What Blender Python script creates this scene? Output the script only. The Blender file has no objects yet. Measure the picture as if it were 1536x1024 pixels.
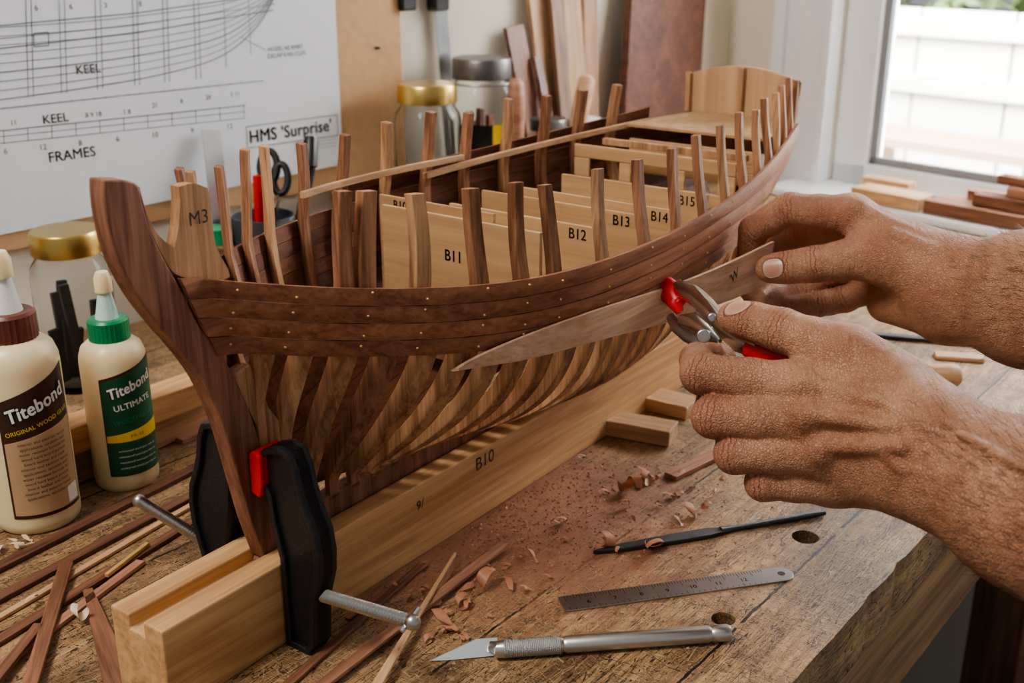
import bpy,bmesh,math,random
import numpy as np
from mathutils import Vector,Matrix
R=random.Random(7)
COL=bpy.context.scene.collection
# ---------------------------------------------------------------- camera maths (measuring only)
F=1707.0; CZ=.41; c20=math.cos(math.radians(20)); s20=math.sin(math.radians(20))
CAMP=Vector((0,0,CZ))
def ray(px,py):
    u=(px-768)/F; v=(512-py)/F
    return Vector((u,c20+s20*v,-s20+c20*v))
def P(px,py,t): return CAMP+ray(px,py)*t
def onZ(px,py,z=0.0):
    r=ray(px,py); return CAMP+r*((z-CZ)/r.z)
def onPlane(px,py,pt,n):
    r=ray(px,py); return CAMP+r*((pt-CAMP).dot(n)/r.dot(n))
AV=Vector((.588,.809,0)).normalized(); BV=Vector((AV.y,-AV.x,0)); B0=-.48; A0=.70
def onB(px,py,y=0):
    p=onPlane(px,py,BV*(B0-y),BV); return (p.dot(AV),p.z)
def onA(px,py,a):
    p=onPlane(px,py,AV*a,AV); return (-(p.dot(BV)-B0),p.z)
def sm(xs,ys,x):
    n=len(xs)
    if x<=xs[0]: return ys[0]
    if x>=xs[-1]: return ys[-1]
    i=0
    while x>xs[i+1]: i+=1
    def slope(j):
        if j==0: return (ys[1]-ys[0])/(xs[1]-xs[0])
        if j==n-1: return (ys[-1]-ys[-2])/(xs[-1]-xs[-2])
        return (ys[j+1]-ys[j-1])/(xs[j+1]-xs[j-1])
    h=xs[i+1]-xs[i]; t=(x-xs[i])/h
    return ((2*t**3-3*t*t+1)*ys[i]+(t**3-2*t*t+t)*h*slope(i)+(-2*t**3+3*t*t)*ys[i+1]+(t**3-t*t)*h*slope(i+1))
# ---------------------------------------------------------------- object helpers
def wmat(o):
    m=o.matrix_basis.copy()
    while o.parent:
        o=o.parent; m=o.matrix_basis@m
    return m
def tag(o,label,cat=None,group=None,kind=None):
    o['label']=label
    if cat: o['category']=cat
    if group: o['group']=group
    if kind: o['kind']=kind
    return o
def thing(name,label,cat,loc=(0,0,0),rotz=0,group=None,kind=None):
    o=bpy.data.objects.new(name,None); COL.objects.link(o); o.empty_display_size=.02
    o.location=loc; o.rotation_euler=(0,0,rotz)
    o.matrix_basis=Matrix.Translation(Vector(loc))@Matrix.Rotation(rotz,4,'Z')
    tag(o,label,cat,group,kind); return o
def finish(name,me,mat,parent=None,world=False,smooth=None,bevel=0,M=None):
    o=bpy.data.objects.new(name,me); COL.objects.link(o)
    if mat: me.materials.append(mat)
    if smooth is not None:
        me.polygons.foreach_set('use_smooth',[True]*len(me.polygons))
        if smooth<179:
            try: me.set_sharp_from_angle(angle=math.radians(smooth))
            except Exception: pass
    if M is not None: o.matrix_basis=M
    if parent:
        o.parent=parent
        if world: o.matrix_basis=wmat(parent).inverted()@(M if M is not None else Matrix.Identity(4))
    if bevel:
        b=o.modifiers.new('bevel','BEVEL'); b.width=bevel; b.segments=2; b.limit_method='ANGLE'; b.angle_limit=math.radians(35)
    return o
class MB:
    def __init__(s): s.v=[]; s.f=[]
    def add(s,vs,fs):
        o=len(s.v); s.v+= [tuple(v) for v in vs]; s.f+=[tuple(i+o for i in f) for f in fs]; return s
    def box(s,c,d,M=None):
        x,y,z=d[0]/2,d[1]/2,d[2]/2
        vs=[Vector((sx*x,sy*y,sz*z)) for sx in(-1,1) for sy in(-1,1) for sz in(-1,1)]
        if M is not None: vs=[M@v for v in vs]
        vs=[v+Vector(c) for v in vs]
        return s.add(vs,[(0,1,3,2),(4,6,7,5),(0,4,5,1),(2,3,7,6),(0,2,6,4),(1,5,7,3)])
    def prism(s,poly,lo,hi,axis='z'):
        n=len(poly)
        def m(p,h):
            return {'z':(p[0],p[1],h),'y':(p[0],h,p[1]),'x':(h,p[0],p[1])}[axis]
        vs=[m(p,lo) for p in poly]+[m(p,hi) for p in poly]
        fs=[tuple(range(n)),tuple(range(n,2*n))]+[(i,(i+1)%n,n+(i+1)%n,n+i) for i in range(n)]
        return s.add(vs,fs)
    def tube(s,pts,rad,seg=10,flat=1.0,up=None):
        pts=[Vector(p) for p in pts]; n=len(pts)
        if not isinstance(rad,(list,tuple)): rad=[rad]*n
        vs=[];fs=[]
        prev=None
        for i,p in enumerate(pts):
            t=(pts[min(i+1,n-1)]-pts[max(i-1,0)]).normalized()
            if prev is None:
                a=Vector(up) if up else (Vector((0,0,1)) if abs(t.z)<.9 else Vector((1,0,0)))
            else: a=prev
            nn=(a-t*a.dot(t)).normalized(); b=t.cross(nn); prev=nn
            for k in range(seg):
                th=2*math.pi*k/seg
                vs.append(p+nn*math.cos(th)*rad[i]*flat+b*math.sin(th)*rad[i])
        for i in range(n-1):
            for k in range(seg):
                fs.append((i*seg+k,i*seg+(k+1)%seg,(i+1)*seg+(k+1)%seg,(i+1)*seg+k))
        fs.append(tuple(range(seg))); fs.append(tuple((n-1)*seg+k for k in range(seg)))
        return s.add(vs,fs)
    def lathe(s,prof,seg=36,c=(0,0,0)):
        vs=[];fs=[];n=len(prof)
        for r,z in prof:
            for k in range(seg):
                th=2*math.pi*k/seg; vs.append((c[0]+r*math.cos(th),c[1]+r*math.sin(th),c[2]+z))
        for i in range(n-1):
            for k in range(seg):
                fs.append((i*seg+k,i*seg+(k+1)%seg,(i+1)*seg+(k+1)%seg,(i+1)*seg+k))
        fs.append(tuple(range(seg))); fs.append(tuple((n-1)*seg+k for k in range(seg)))
        return s.add(vs,fs)
    def sweep4(s,rings):
        n=len(rings); vs=[v for r in rings for v in r]; m=len(rings[0]); fs=[]
        for i in range(n-1):
            for k in range(m):
                fs.append((i*m+k,i*m+(k+1)%m,(i+1)*m+(k+1)%m,(i+1)*m+k))
        fs.append(tuple(range(m))); fs.append(tuple((n-1)*m+k for k in range(m)))
        return s.add(vs,fs)
    def build(s,name,mat,parent=None,world=False,smooth=None,bevel=0,M=None):
        me=bpy.data.meshes.new(name); me.from_pydata([tuple(v) for v in s.v],[],s.f)
        bm=bmesh.new(); bm.from_mesh(me); bmesh.ops.recalc_face_normals(bm,faces=bm.faces); bm.to_mesh(me); bm.free()
        return finish(name,me,mat,parent,world,smooth,bevel,M)
def textmesh(body,size,align='CENTER',bold=0,sx=1.0):
    cu=bpy.data.curves.new('t','FONT'); cu.body=body; cu.size=size; cu.align_x=align; cu.align_y='CENTER'; cu.resolution_u=3
    if bold: cu.space_character=1+bold*1.6
    ob=bpy.data.objects.new('t',cu); COL.objects.link(ob); bpy.context.view_layer.update()
    dg=bpy.context.evaluated_depsgraph_get(); me=bpy.data.meshes.new_from_object(ob.evaluated_get(dg))
    bpy.data.objects.remove(ob)
    if bold:   # heavier strokes: the same letters stamped again with small shifts
        V=[v.co.copy() for v in me.vertices]; Fc=[tuple(p.vertices) for p in me.polygons]; vs=[];fs=[]
        for dx,dy in((0,0),(1,0),(-1,0),(0,.7),(0,-.7),(.7,.5),(-.7,-.5),(.7,-.5),(-.7,.5)):
            o=len(vs); vs+=[(v.x+dx*size*bold,v.y+dy*size*bold,0) for v in V]; fs+=[tuple(i+o for i in f) for f in Fc]
        me=bpy.data.meshes.new('t'); me.from_pydata(vs,[],fs)
    if sx!=1.0:
        for v in me.vertices: v.co.x*=sx
    return me
def lettering(body,size,o,xd,yd,mat,parent,name='lettering',align='CENTER',bold=0,sx=1.0):
    me=textmesh(body,size,align,bold,sx); xd=Vector(xd).normalized(); yd=Vector(yd).normalized(); o=Vector(o)
    for v in me.vertices: v.co=o+xd*v.co.x+yd*v.co.y
    return finish(name,me,mat,parent)
def wraptext(body,size,Rr,ang,z,mat,parent,rot=0,bold=0,sx=1.0,slant=0):
    me=textmesh(body,size,bold=bold,sx=sx)
    for v in me.vertices:
        X=v.co.x+slant*v.co.y
        x=X*math.cos(rot)-v.co.y*math.sin(rot); y=X*math.sin(rot)+v.co.y*math.cos(rot)
        th=ang+x/Rr; v.co=Vector((Rr*math.cos(th),Rr*math.sin(th),z+y))
    return finish('lettering',me,mat,parent)
# ---------------------------------------------------------------- materials
def newmat(name):
    m=bpy.data.materials.new(name); m.use_nodes=True; nt=m.node_tree; return m,nt,nt.nodes['Principled BSDF']
def N(nt,t,**k):
    n=nt.nodes.new(t)
    for a,b in k.items(): setattr(n,a,b)
    return n
def plain(name,col,rough=.5,metal=0,bump=0,bscale=200,var=.08,**kw):
    m,nt,b=newmat(name); L=nt.links
    tc=N(nt,'ShaderNodeTexCoord'); no=N(nt,'ShaderNodeTexNoise'); no.inputs['Scale'].default_value=bscale; no.inputs['Detail'].default_value=4
    L.new(tc.outputs['Object'],no.inputs['Vector'])
    mx=N(nt,'ShaderNodeMix',data_type='RGBA'); L.new(no.outputs['Fac'],mx.inputs['Factor'])
    mx.inputs['A'].default_value=tuple(max(0,c*(1-var)) for c in col)+(1,); mx.inputs['B'].default_value=tuple(c*(1+var) for c in col)+(1,)
    L.new(mx.outputs['Result'],b.inputs['Base Color']); b.inputs['Roughness'].default_value=rough; b.inputs['Metallic'].default_value=metal
    if bump:
        bp=N(nt,'ShaderNodeBump'); bp.inputs['Strength'].default_value=bump; bp.inputs['Distance'].default_value=.001
        L.new(no.outputs['Fac'],bp.inputs['Height']); L.new(bp.outputs['Normal'],b.inputs['Normal'])
    for k,v in kw.items(): b.inputs[k.replace('_',' ')].default_value=v
    return m
def wood(name,c1,c2,axis='x',scale=1,rot=0,rough=.55,bump=.2,rand=.25,p0=.40,p1=.62,spec=.5):
    m,nt,b=newmat(name); L=nt.links
    tc=N(nt,'ShaderNodeTexCoord'); m1=N(nt,'ShaderNodeMapping'); m1.inputs['Rotation'].default_value=(0,0,-rot)
    L.new(tc.outputs['Object'],m1.inputs['Vector'])
    def mp(a,c):
        mm=N(nt,'ShaderNodeMapping'); d={'x':(a,c,c),'y':(c,a,c),'z':(c,c,a)}[axis]
        mm.inputs['Scale'].default_value=tuple(q*scale for q in d); L.new(m1.outputs[0],mm.inputs['Vector']); return mm
    n1=N(nt,'ShaderNodeTexNoise'); n1.inputs['Scale'].default_value=1; n1.inputs['Detail'].default_value=6; n1.inputs['Roughness'].default_value=.65; n1.inputs['Distortion'].default_value=.5
    L.new(mp(14,330).outputs[0],n1.inputs['Vector'])
    n2=N(nt,'ShaderNodeTexNoise'); n2.inputs['Scale'].default_value=1; n2.inputs['Detail'].default_value=3; n2.inputs['Distortion'].default_value=1.2
    L.new(mp(6,55).outputs[0],n2.inputs['Vector'])
    oi=N(nt,'ShaderNodeObjectInfo')
    ad=N(nt,'ShaderNodeMath',operation='MULTIPLY'); ad.inputs[1].default_value=50; L.new(oi.outputs['Random'],ad.inputs[0])
    cmb=N(nt,'ShaderNodeCombineXYZ'); L.new(ad.outputs[0],cmb.inputs[0]); L.new(ad.outputs[0],cmb.inputs[1]); L.new(cmb.outputs[0],m1.inputs['Location'])
    mixf=N(nt,'ShaderNodeMath',operation='ADD'); L.new(n1.outputs['Fac'],mixf.inputs[0]); L.new(n2.outputs['Fac'],mixf.inputs[1])
    rp=N(nt,'ShaderNodeValToRGB'); rp.color_ramp.elements[0].position=p0; rp.color_ramp.elements[1].position=p1
    rp.color_ramp.elements[0].color=tuple(c1)+(1,); rp.color_ramp.elements[1].color=tuple(c2)+(1,)
    hf=N(nt,'ShaderNodeMath',operation='MULTIPLY'); hf.inputs[1].default_value=.5; L.new(mixf.outputs[0],hf.inputs[0]); L.new(hf.outputs[0],rp.inputs['Fac'])
    hs=N(nt,'ShaderNodeHueSaturation'); mr=N(nt,'ShaderNodeMapRange'); mr.inputs['To Min'].default_value=1-rand; mr.inputs['To Max'].default_value=1+rand
    L.new(oi.outputs['Random'],mr.inputs['Value']); L.new(mr.outputs[0],hs.inputs['Value']); L.new(rp.outputs['Color'],hs.inputs['Color'])
    L.new(hs.outputs['Color'],b.inputs['Base Color']); b.inputs['Roughness'].default_value=rough; b.inputs['Specular IOR Level'].default_value=spec
    bp=N(nt,'ShaderNodeBump'); bp.inputs['Strength'].default_value=bump; bp.inputs['Distance'].default_value=.0005
    L.new(n1.outputs['Fac'],bp.inputs['Height']); L.new(bp.outputs['Normal'],b.inputs['Normal'])
    return m
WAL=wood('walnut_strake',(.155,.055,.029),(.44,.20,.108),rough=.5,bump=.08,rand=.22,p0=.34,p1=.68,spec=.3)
WALI=wood('walnut_inner_shade',(.075,.027,.014),(.22,.095,.052),rough=.6,bump=.08,rand=.25,p0=.34,p1=.68,spec=.2)  # darkened copy of the strake walnut; shade inside the hull is in its colour
WALZ=wood('walnut_rib',(.145,.060,.029),(.40,.20,.11),axis='z',rough=.55,spec=.35,rand=.18)
LITZ=wood('pale_rib',(.25,.125,.062),(.54,.32,.17),axis='z',rough=.6,spec=.35,rand=.15)
FRAMEZ=wood('lower_frame',(.20,.095,.045),(.50,.28,.15),axis='z',rough=.6,spec=.3,rand=.2,bump=.4)
STEMW=wood('stem_walnut',(.15,.060,.034),(.36,.175,.108),axis='z',rough=.5,rand=.05,spec=.35)
PINK=wood('pale_held_plank',(.50,.30,.19),(.72,.49,.34),rough=.55,rand=.05,bump=.1,spec=.3)
PLY=wood('plywood',(.42,.25,.12),(.57,.36,.185),axis='y',scale=.4,rough=.65,rand=.06,bump=.08)
PLYZ=wood('plywood_upright',(.40,.24,.12),(.55,.35,.19),axis='z',scale=.4,rough=.6,rand=.06,bump=.08)
PINE=wood('pine_beam',(.42,.215,.09),(.68,.425,.21),scale=.55,rough=.6,rand=.05)
DSTRIP=wood('dark_strip',(.09,.034,.017),(.28,.125,.07),rough=.5,rand=.35)
RSTRIP=wood('red_strip',(.22,.095,.055),(.44,.225,.14),rough=.5,rand=.2)
LSTRIP=wood('light_strip',(.42,.24,.125),(.64,.41,.23),rough=.55,rand=.15)
MAHOG=wood('mahogany_board',(.055,.018,.010),(.14,.05,.025),axis='z',scale=.5,rough=.5,rand=.05)
BROWNZ=wood('brown_stick',(.14,.07,.034),(.36,.19,.095),axis='x',rough=.55,rand=.3)
TANZ=wood('tan_stick',(.30,.17,.085),(.48,.30,.16),axis='x',rough=.55,rand=.2)
MDF=plain('tan_board',(.46,.28,.14),.7,bump=.2,bscale=90,var=.15)
CREAM=plain('cream_paint',(.76,.69,.57),.75,bump=.1,bscale=40,var=.03)
WHITE=plain('white_gloss_paint',(.84,.84,.84),.35,var=.02,bscale=20)
PAPER=plain('plan_paper',(.78,.80,.83),.8,var=.02,bscale=15)
INK=plain('grey_ink',(.16,.17,.19),.7)
INKD=plain('black_ink',(.012,.012,.012),.7)
PENCIL=plain('pencil_mark',(.06,.035,.02),.7)
BLACKM=plain('black_cast_metal',(.014,.014,.016),.34,bump=.4,bscale=500,var=.3)
BLACKP=plain('black_plastic',(.012,.012,.012),.4)
REDP=plain('red_plastic',(.62,.010,.010),.35)
ZINC=plain('zinc_screw',(.50,.49,.45),.32,1,var=.2,bscale=400)
KNURL=plain('knurled_aluminium',(.52,.51,.49),.42,1,var=.3,bscale=1500,bump=.8)
STEEL=plain('brushed_steel',(.50,.50,.50),.3,1,var=.2,bscale=60)
BLADE=plain('bright_blade_steel',(.60,.61,.62),.35,.75,var=.08,bscale=60)
DSTEEL=plain('dark_steel',(.07,.07,.075),.42,.8,bump=.4,bscale=1500,var=.3)
LIDM=plain('dull_grey_lid',(.16,.15,.14),.4,.9,var=.2,bscale=80)
CHROME=plain('satin_chrome',(.66,.63,.58),.22,1,var=.05)
ALU=plain('satin_aluminium',(.60,.58,.54),.36,1,var=.08)
BRASS=plain('brass',(.74,.50,.22),.35,.5)
GLUE=plain('cream_glue_bottle',(.83,.68,.42),.35,var=.03,bscale=20,Subsurface_Weight=.2)
NOZ=plain('white_nozzle',(.82,.80,.74),.35)
NOZG=plain('green_tinted_nozzle',(.55,.74,.66),.35)
CAPB=plain('brown_cap',(.13,.035,.02),.4)
CAPG=plain('green_cap',(.005,.22,.08),.35)
LABB=plain('tan_label',(.50,.33,.19),.5,var=.1,bscale=30)
LABDB=plain('dark_brown_label',(.055,.020,.011),.45)
LABG=plain('green_label',(.004,.09,.04),.4)
YEL=plain('yellow_label',(.80,.55,.03),.5)
LWH=plain('white_label_print',(.85,.83,.78),.5)
GOLD=plain('gold_lid',(.60,.42,.14),.3,1)
GREENT=plain('green_tape',(.02,.30,.12),.4)
def glassm():
    m,nt,b=newmat('clear_glass'); b.inputs['Base Color'].default_value=(.97,.98,.97,1); b.inputs['Roughness'].default_value=.02
    b.inputs['Transmission Weight'].default_value=1; b.inputs['IOR'].default_value=1.25; return m
GLASS=glassm()
def panem():
    m,nt,b=newmat('window_glass'); b.inputs['Base Color'].default_value=(1,1,1,1); b.inputs['Roughness'].default_value=0
    b.inputs['Transmission Weight'].default_value=1; b.inputs['IOR'].default_value=1.1; return m
PANE=panem()
def benchmat():
    m=wood('worn_bench_top',(.22,.118,.052),(.57,.355,.175),rot=math.radians(51.5),scale=.6,rough=.5,bump=.9,rand=0,p0=.40,p1=.60)
    nt=m.node_tree; L=nt.links; b=nt.nodes['Principled BSDF']
    src=b.inputs['Base Color'].links[0].from_socket
    tc=N(nt,'ShaderNodeTexCoord'); mp=N(nt,'ShaderNodeMapping'); mp.inputs['Rotation'].default_value=(0,0,-math.radians(51.5)); L.new(tc.outputs['Object'],mp.inputs['Vector'])
    sx=N(nt,'ShaderNodeSeparateXYZ'); L.new(mp.outputs[0],sx.inputs[0])
    def M(op,a,bb):
        q=N(nt,'ShaderNodeMath',operation=op)
        for i,x in enumerate((a,bb)):
            if x is None: continue
            if isinstance(x,(int,float)): q.inputs[i].default_value=x
            else: L.new(x,q.inputs[i])
        return q.outputs[0]
    def mix(f,a,col,blend='MIX'):
        q=N(nt,'ShaderNodeMix',data_type='RGBA',blend_type=blend); L.new(f,q.inputs['Factor']); L.new(a,q.inputs['A']); q.inputs['B'].default_value=tuple(col)+(1,); return q.outputs['Result']
    def nz(s,d=7,r=.7,vec=None):
        n=N(nt,'ShaderNodeTexNoise'); n.inputs['Scale'].default_value=s; n.inputs['Detail'].default_value=d; n.inputs['Roughness'].default_value=r; L.new(vec or tc.outputs['Object'],n.inputs['Vector']); return n.outputs['Fac']
    def ramp(v,a,bq):
        rp=N(nt,'ShaderNodeMapRange'); rp.inputs['From Min'].default_value=a; rp.inputs['From Max'].default_value=bq; L.new(v,rp.inputs['Value']); return rp.outputs[0]
    wob=M('MULTIPLY',M('SUBTRACT',nz(30,4),.5),.005)
    fr=M('FRACT',M('DIVIDE',M('ADD',M('ADD',sx.outputs[1],wob),5.03),.118),None); seam=M('MULTIPLY',M('LESS_THAN',fr,.016),M('GREATER_THAN',nz(12,3),.44))
    c=mix(M('MULTIPLY',ramp(nz(9),.48,.68),.75),src,(.105,.050,.022))
    c=mix(M('MULTIPLY',ramp(nz(26,8,.75),.51,.67),.55),c,(.11,.055,.028))
    c=mix(M('MULTIPLY',ramp(nz(90,8,.8),.56,.66),.78),c,(.045,.023,.012))
    def cuts(scl,th,gate,strength,c,rot=.25,gs=17,col=(.03,.015,.008)):
        v=N(nt,'ShaderNodeTexVoronoi',feature='DISTANCE_TO_EDGE'); mpv=N(nt,'ShaderNodeMapping'); mpv.inputs['Scale'].default_value=scl; mpv.inputs['Rotation'].default_value=(0,0,rot)
        L.new(mp.outputs[0],mpv.inputs['Vector']); L.new(mpv.outputs[0],v.inputs['Vector'])
        cut=M('MULTIPLY',M('LESS_THAN',v.outputs['Distance'],th),M('GREATER_THAN',nz(gs),gate))
        return mix(M('MULTIPLY',cut,strength),c,col),cut
    c,k1=cuts((7,120,70),.034,.46,.9,c,0); c,k2=cuts((120,14,60),.024,.48,.85,c,.5,23); c,k3=cuts((25,60,60),.014,.44,.8,c,-.6,13)
    c,k4=cuts((16,40,60),.010,.42,.55,c,.9,11,(.66,.48,.29)); c,k5=cuts((60,22,60),.012,.44,.45,c,-.3,19,(.64,.46,.28))
    c=mix(seam,c,(.025,.012,.007))
    ctr=onZ(770,770); q=N(nt,'ShaderNodeVectorMath',operation='DISTANCE'); L.new(tc.outputs['Object'],q.inputs[0]); BO=Vector((-.1,.8,0)); q.inputs[1].default_value=tuple(ctr-BO)
    n2=nz(60,9,.8)
    mr=N(nt,'ShaderNodeMapRange'); mr.inputs['From Min'].default_value=.05; mr.inputs['From Max'].default_value=.26; mr.inputs['To Min'].default_value=.43; mr.inputs['To Max'].default_value=-.1; L.new(q.outputs['Value'],mr.inputs['Value'])
    d=M('ADD',mr.outputs[0],n2); mr2=N(nt,'ShaderNodeMapRange'); mr2.inputs['From Min'].default_value=.64; mr2.inputs['From Max'].default_value=.86; mr2.inputs['To Max'].default_value=.88; L.new(d,mr2.inputs['Value'])
    c=mix(mr2.outputs[0],c,(.33,.14,.075))
    L.new(c,b.inputs['Base Color'])
    bp=N(nt,'ShaderNodeBump'); bp.inputs['Strength'].default_value=1; bp.inputs['Distance'].default_value=.0014; bp.invert=True
    L.new(M('ADD',M('ADD',M('ADD',k1,k2),M('ADD',k3,seam)),M('MULTIPLY',n2,.6)),bp.inputs['Height']); old=b.inputs['Normal'].links[0].from_socket; L.new(old,bp.inputs['Normal']); L.new(bp.outputs['Normal'],b.inputs['Normal'])
    return m
BENCH=benchmat()
BSIDE=wood('bench_side',(.18,.09,.04),(.48,.30,.15),rot=math.radians(51.5),scale=.4,rough=.6,bump=.6,rand=0)
BLEG=wood('bench_leg_wood',(.07,.03,.015),(.20,.10,.05),axis='z',scale=.5,rough=.6)
# ================================================================ SETTING
WP=Vector((-.491,1.112,0)); WD=Vector((.682,.731,0)).normalized(); WN=Vector((WD.y,-WD.x,0))
CORN=WP+WD*1.274; RD=Vector((.669,-.743,0)).normalized(); RN=Vector((-.743,-.669,0)).normalized()
def onW(px,py,off=0):
    p=onPlane(px,py,WP+WN*off,WN); return ((p-WP).dot(WD),p.z)
def onR(px,py,off=0):
    p=onPlane(px,py,CORN+RN*off,RN); return ((p-CORN).dot(RD),p.z)
FZ=-.88
def wallmat4(o,x,n):
    y=-n; M=Matrix.Identity(4)
    for i in range(3): M[i][0]=x[i]; M[i][1]=y[i]; M[i][2]=(0,0,1)[i]; M[i][3]=o[i]
    return M
MW=wallmat4(WP,WD,WN); MR_=wallmat4(CORN,RD,RN)
o=MB().box((.037,.05,.4),(2.474+.0,.10,-FZ*2+.8),None).build('wall_back',CREAM,M=MW); o['kind']='structure'
s0,_=onR(1250,200); zs0=0.0; s1=1.15; ztop=1.0
mb=MB()
mb.box(((s0)/2,.05,.3),(s0,.10,2.36)); mb.box(((s0+s1)/2,.05,(FZ+zs0)/2),(s1-s0,.10,zs0-FZ)); mb.box(((s0+s1)/2,.05,(ztop+1.48)/2),(s1-s0,.10,1.48-ztop)); mb.box((s1+.3,.05,.3),(.6,.10,2.36))
o=mb.build('wall_right',CREAM,M=MR_); o['kind']='structure'
o=MB().box((0,1,FZ-.02),(4.4,4.4,.04)).build('floor',plain('dark_floor',(.05,.045,.04),.6,bump=.2)); o['kind']='structure'
# window
win=thing('window_1','white painted casement window in the right wall','window'); win.matrix_basis=MR_.copy(); win['kind']='structure'
sA,_=onR(1165,150); mb=MB()
for x0,x1,d in ((sA,sA+.022,.028),(sA+.022,sA+.05,.020),(sA+.05,s0-.018,.026),(s0-.018,s0,.034)): mb.box(((x0+x1)/2,-d/2,.35),(x1-x0,d,.98))
mb.build('architrave',WHITE,win,bevel=.003)
gl,gz=onR(1312,243,-.03)
mb=MB(); mb.box(((s0+gl)/2,.03,.5),(gl-s0,.05,1.0)); mb.box(((s0+s1)/2,.03,gz/2),(s1-s0,.05,gz)); mb.box(((s0+s1)/2,.03,.97),(s1-s0,.05,.06)); mb.box((s1-.03,.03,.5),(.06,.05,1.0))
mb.build('window_frame',WHITE,win,bevel=.004)
mb=MB(); mb.box(((gl+s1)/2,.018,gz+.006),(s1-gl,.012,.012)); mb.box((gl+.006,.018,.5),(.012,.012,.95)); mb.build('glazing_bead',plain('grey_seal',(.25,.26,.27),.5),win)
MB().box(((gl+s1)/2,.035,.5),(s1-gl,.003,.95)).build('pane',PANE,win)
MB().box(((s0+s1)/2-.02,-.045,.007),(s1-s0+.06,.14,.014)).build('window_sill',WHITE,win,bevel=.004)
# exterior
fc=P(1440,130,4.6); fence=thing('garden_fence','white painted board fence outside the window','fence',(fc.x,fc.y,FZ),math.atan2(RD.y,RD.x))
ztf=P(1440,16,4.5).z
FENC=plain('cream_fence_paint',(.76,.74,.68),.6,var=.04,bscale=6)
for k in range(9):
    MB().box((-1.6+.4*k,0,(ztf-FZ)/2),(.388,.03,ztf-FZ)).build('board',FENC,fence,bevel=.005)
mb=MB(); mb.box((0,-.03,(ztf-FZ)*.93),(3.6,.04,.07)); mb.box((0,-.03,(ztf-FZ)*.70),(3.6,.04,.07)); mb.build('rail',FENC,fence)
o=MB().box((2.6,4.4,FZ-.03),(5,5,.05)).build('patio',plain('pale_patio',(.6,.58,.54),.8)); o['kind']='structure'
pc=P(1435,215,3.9); pl=thing('garden_bench','blurred pale timber garden bench in front of the fence','bench',(pc.x,pc.y,FZ),math.atan2(RD.y,RD.x))
GB=plain('weathered_timber',(.46,.31,.22),.7); hh=pc.z-FZ
for k in range(3): MB().box((0,-.12+.1*k,hh),(.75,.085,.03)).build('slat',GB,pl)
for sx in(-.32,.32): MB().box((sx,0,hh/2-.008),(.05,.25,hh-.016)).build('leg',GB,pl)
mb=MB()
for i in range(1500):
    c=Vector((R.uniform(-2,2),R.uniform(.25,.7),ztf-FZ-.3+R.uniform(0,.62))); q=[c+Vector((R.uniform(-.08,.08),R.uniform(-.08,.08),R.uniform(-.08,.08))) for _ in range(3)]; mb.add(q,[(0,1,2)])
o=mb.build('hedge',plain('hedge_leaf',(.12,.17,.07),.7)); o.matrix_basis=fence.matrix_basis.copy(); tag(o,'dark green hedge foliage rising above the white fence','hedge',kind='stuff')
# ================================================================ BENCH
BO=Vector((-.1,.8,0))
bench=thing('workbench','worn old wooden workbench carrying the ship model and tools','workbench',(BO.x,BO.y,FZ))
ed=(Vector((.447,.909,0))-Vector((.162,.55,0))).normalized(); e0=Vector((.162,.55,0)); en=Vector((ed.y,-ed.x,0))
A=Vector((.893,1.471,0)); 
edge=[]
for i in range(160):
    t=-1.15+1.97*i/160
    if t>.82: break
    dd=R.uniform(0,.0006)+(R.uniform(.001,.0025) if R.random()<.07 else 0); edge.append(e0+ed*t-en*dd)
poly=edge+[A-RD*.004,CORN-RD*0+WN*.004+RN*.004,WP-WD*1.0+WN*.004]
mb=MB().prism([(p.x-BO.x,p.y-BO.y) for p in poly],-.045,0)
top=mb.build('bench_top',BENCH); cutters=[]
for px,py,r in((1208,805,.0095),(1085,928,.0075)):
    h=onZ(px,py); c=MB().lathe([(r,-.04),(r,.02)],24,(h.x-BO.x,h.y-BO.y,0)).build('cut',None); cutters.append(c)
    m=top.modifiers.new('b','BOOLEAN'); m.operation='DIFFERENCE'; m.object=c; m.solver='EXACT'
bpy.context.view_layer.update(); dg=bpy.context.evaluated_depsgraph_get(); me=bpy.data.meshes.new_from_object(top.evaluated_get(dg))
if len(me.polygons)>5: top.modifiers.clear(); top.data=me
else: top.modifiers.clear()
for c in cutters: bpy.data.objects.remove(c)
top.parent=bench; top.matrix_basis=Matrix.Translation((0,0,-FZ))
bv=top.modifiers.new('bevel','BEVEL'); bv.width=.0018; bv.segments=2; bv.limit_method='ANGLE'
def rotbox(mb,c,along,size):
    th=math.atan2(along.y,along.x); mb.box(c,size,Matrix.Rotation(th,3,'Z')); return mb
mid=e0+ed*.1-en*.03
rotbox(MB(),Vector((mid.x,mid.y,-.105)),ed,(2.0,.025,.118)).build('apron',BSIDE,bench,world=True,bevel=.002)
for q in(-.7,.28,.92):
    c=e0+ed*q-en*.085; rotbox(MB(),Vector((c.x,c.y,(FZ-.046)/2)),ed,(.07,.07,-FZ-.046)).build('leg',BLEG,bench,world=True,bevel=.003)
for q in(-.6,.6):
    c=WP+WD*q+WN*.08; rotbox(MB(),Vector((c.x,c.y,(FZ-.046)/2)),WD,(.07,.07,-FZ-.046)).build('leg',BLEG,bench,world=True,bevel=.003)
c=e0+ed*.3-en*.085; rotbox(MB(),Vector((c.x,c.y,-.62)),ed,(1.2,.03,.09)).build('stretcher',BLEG,bench,world=True)
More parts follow.
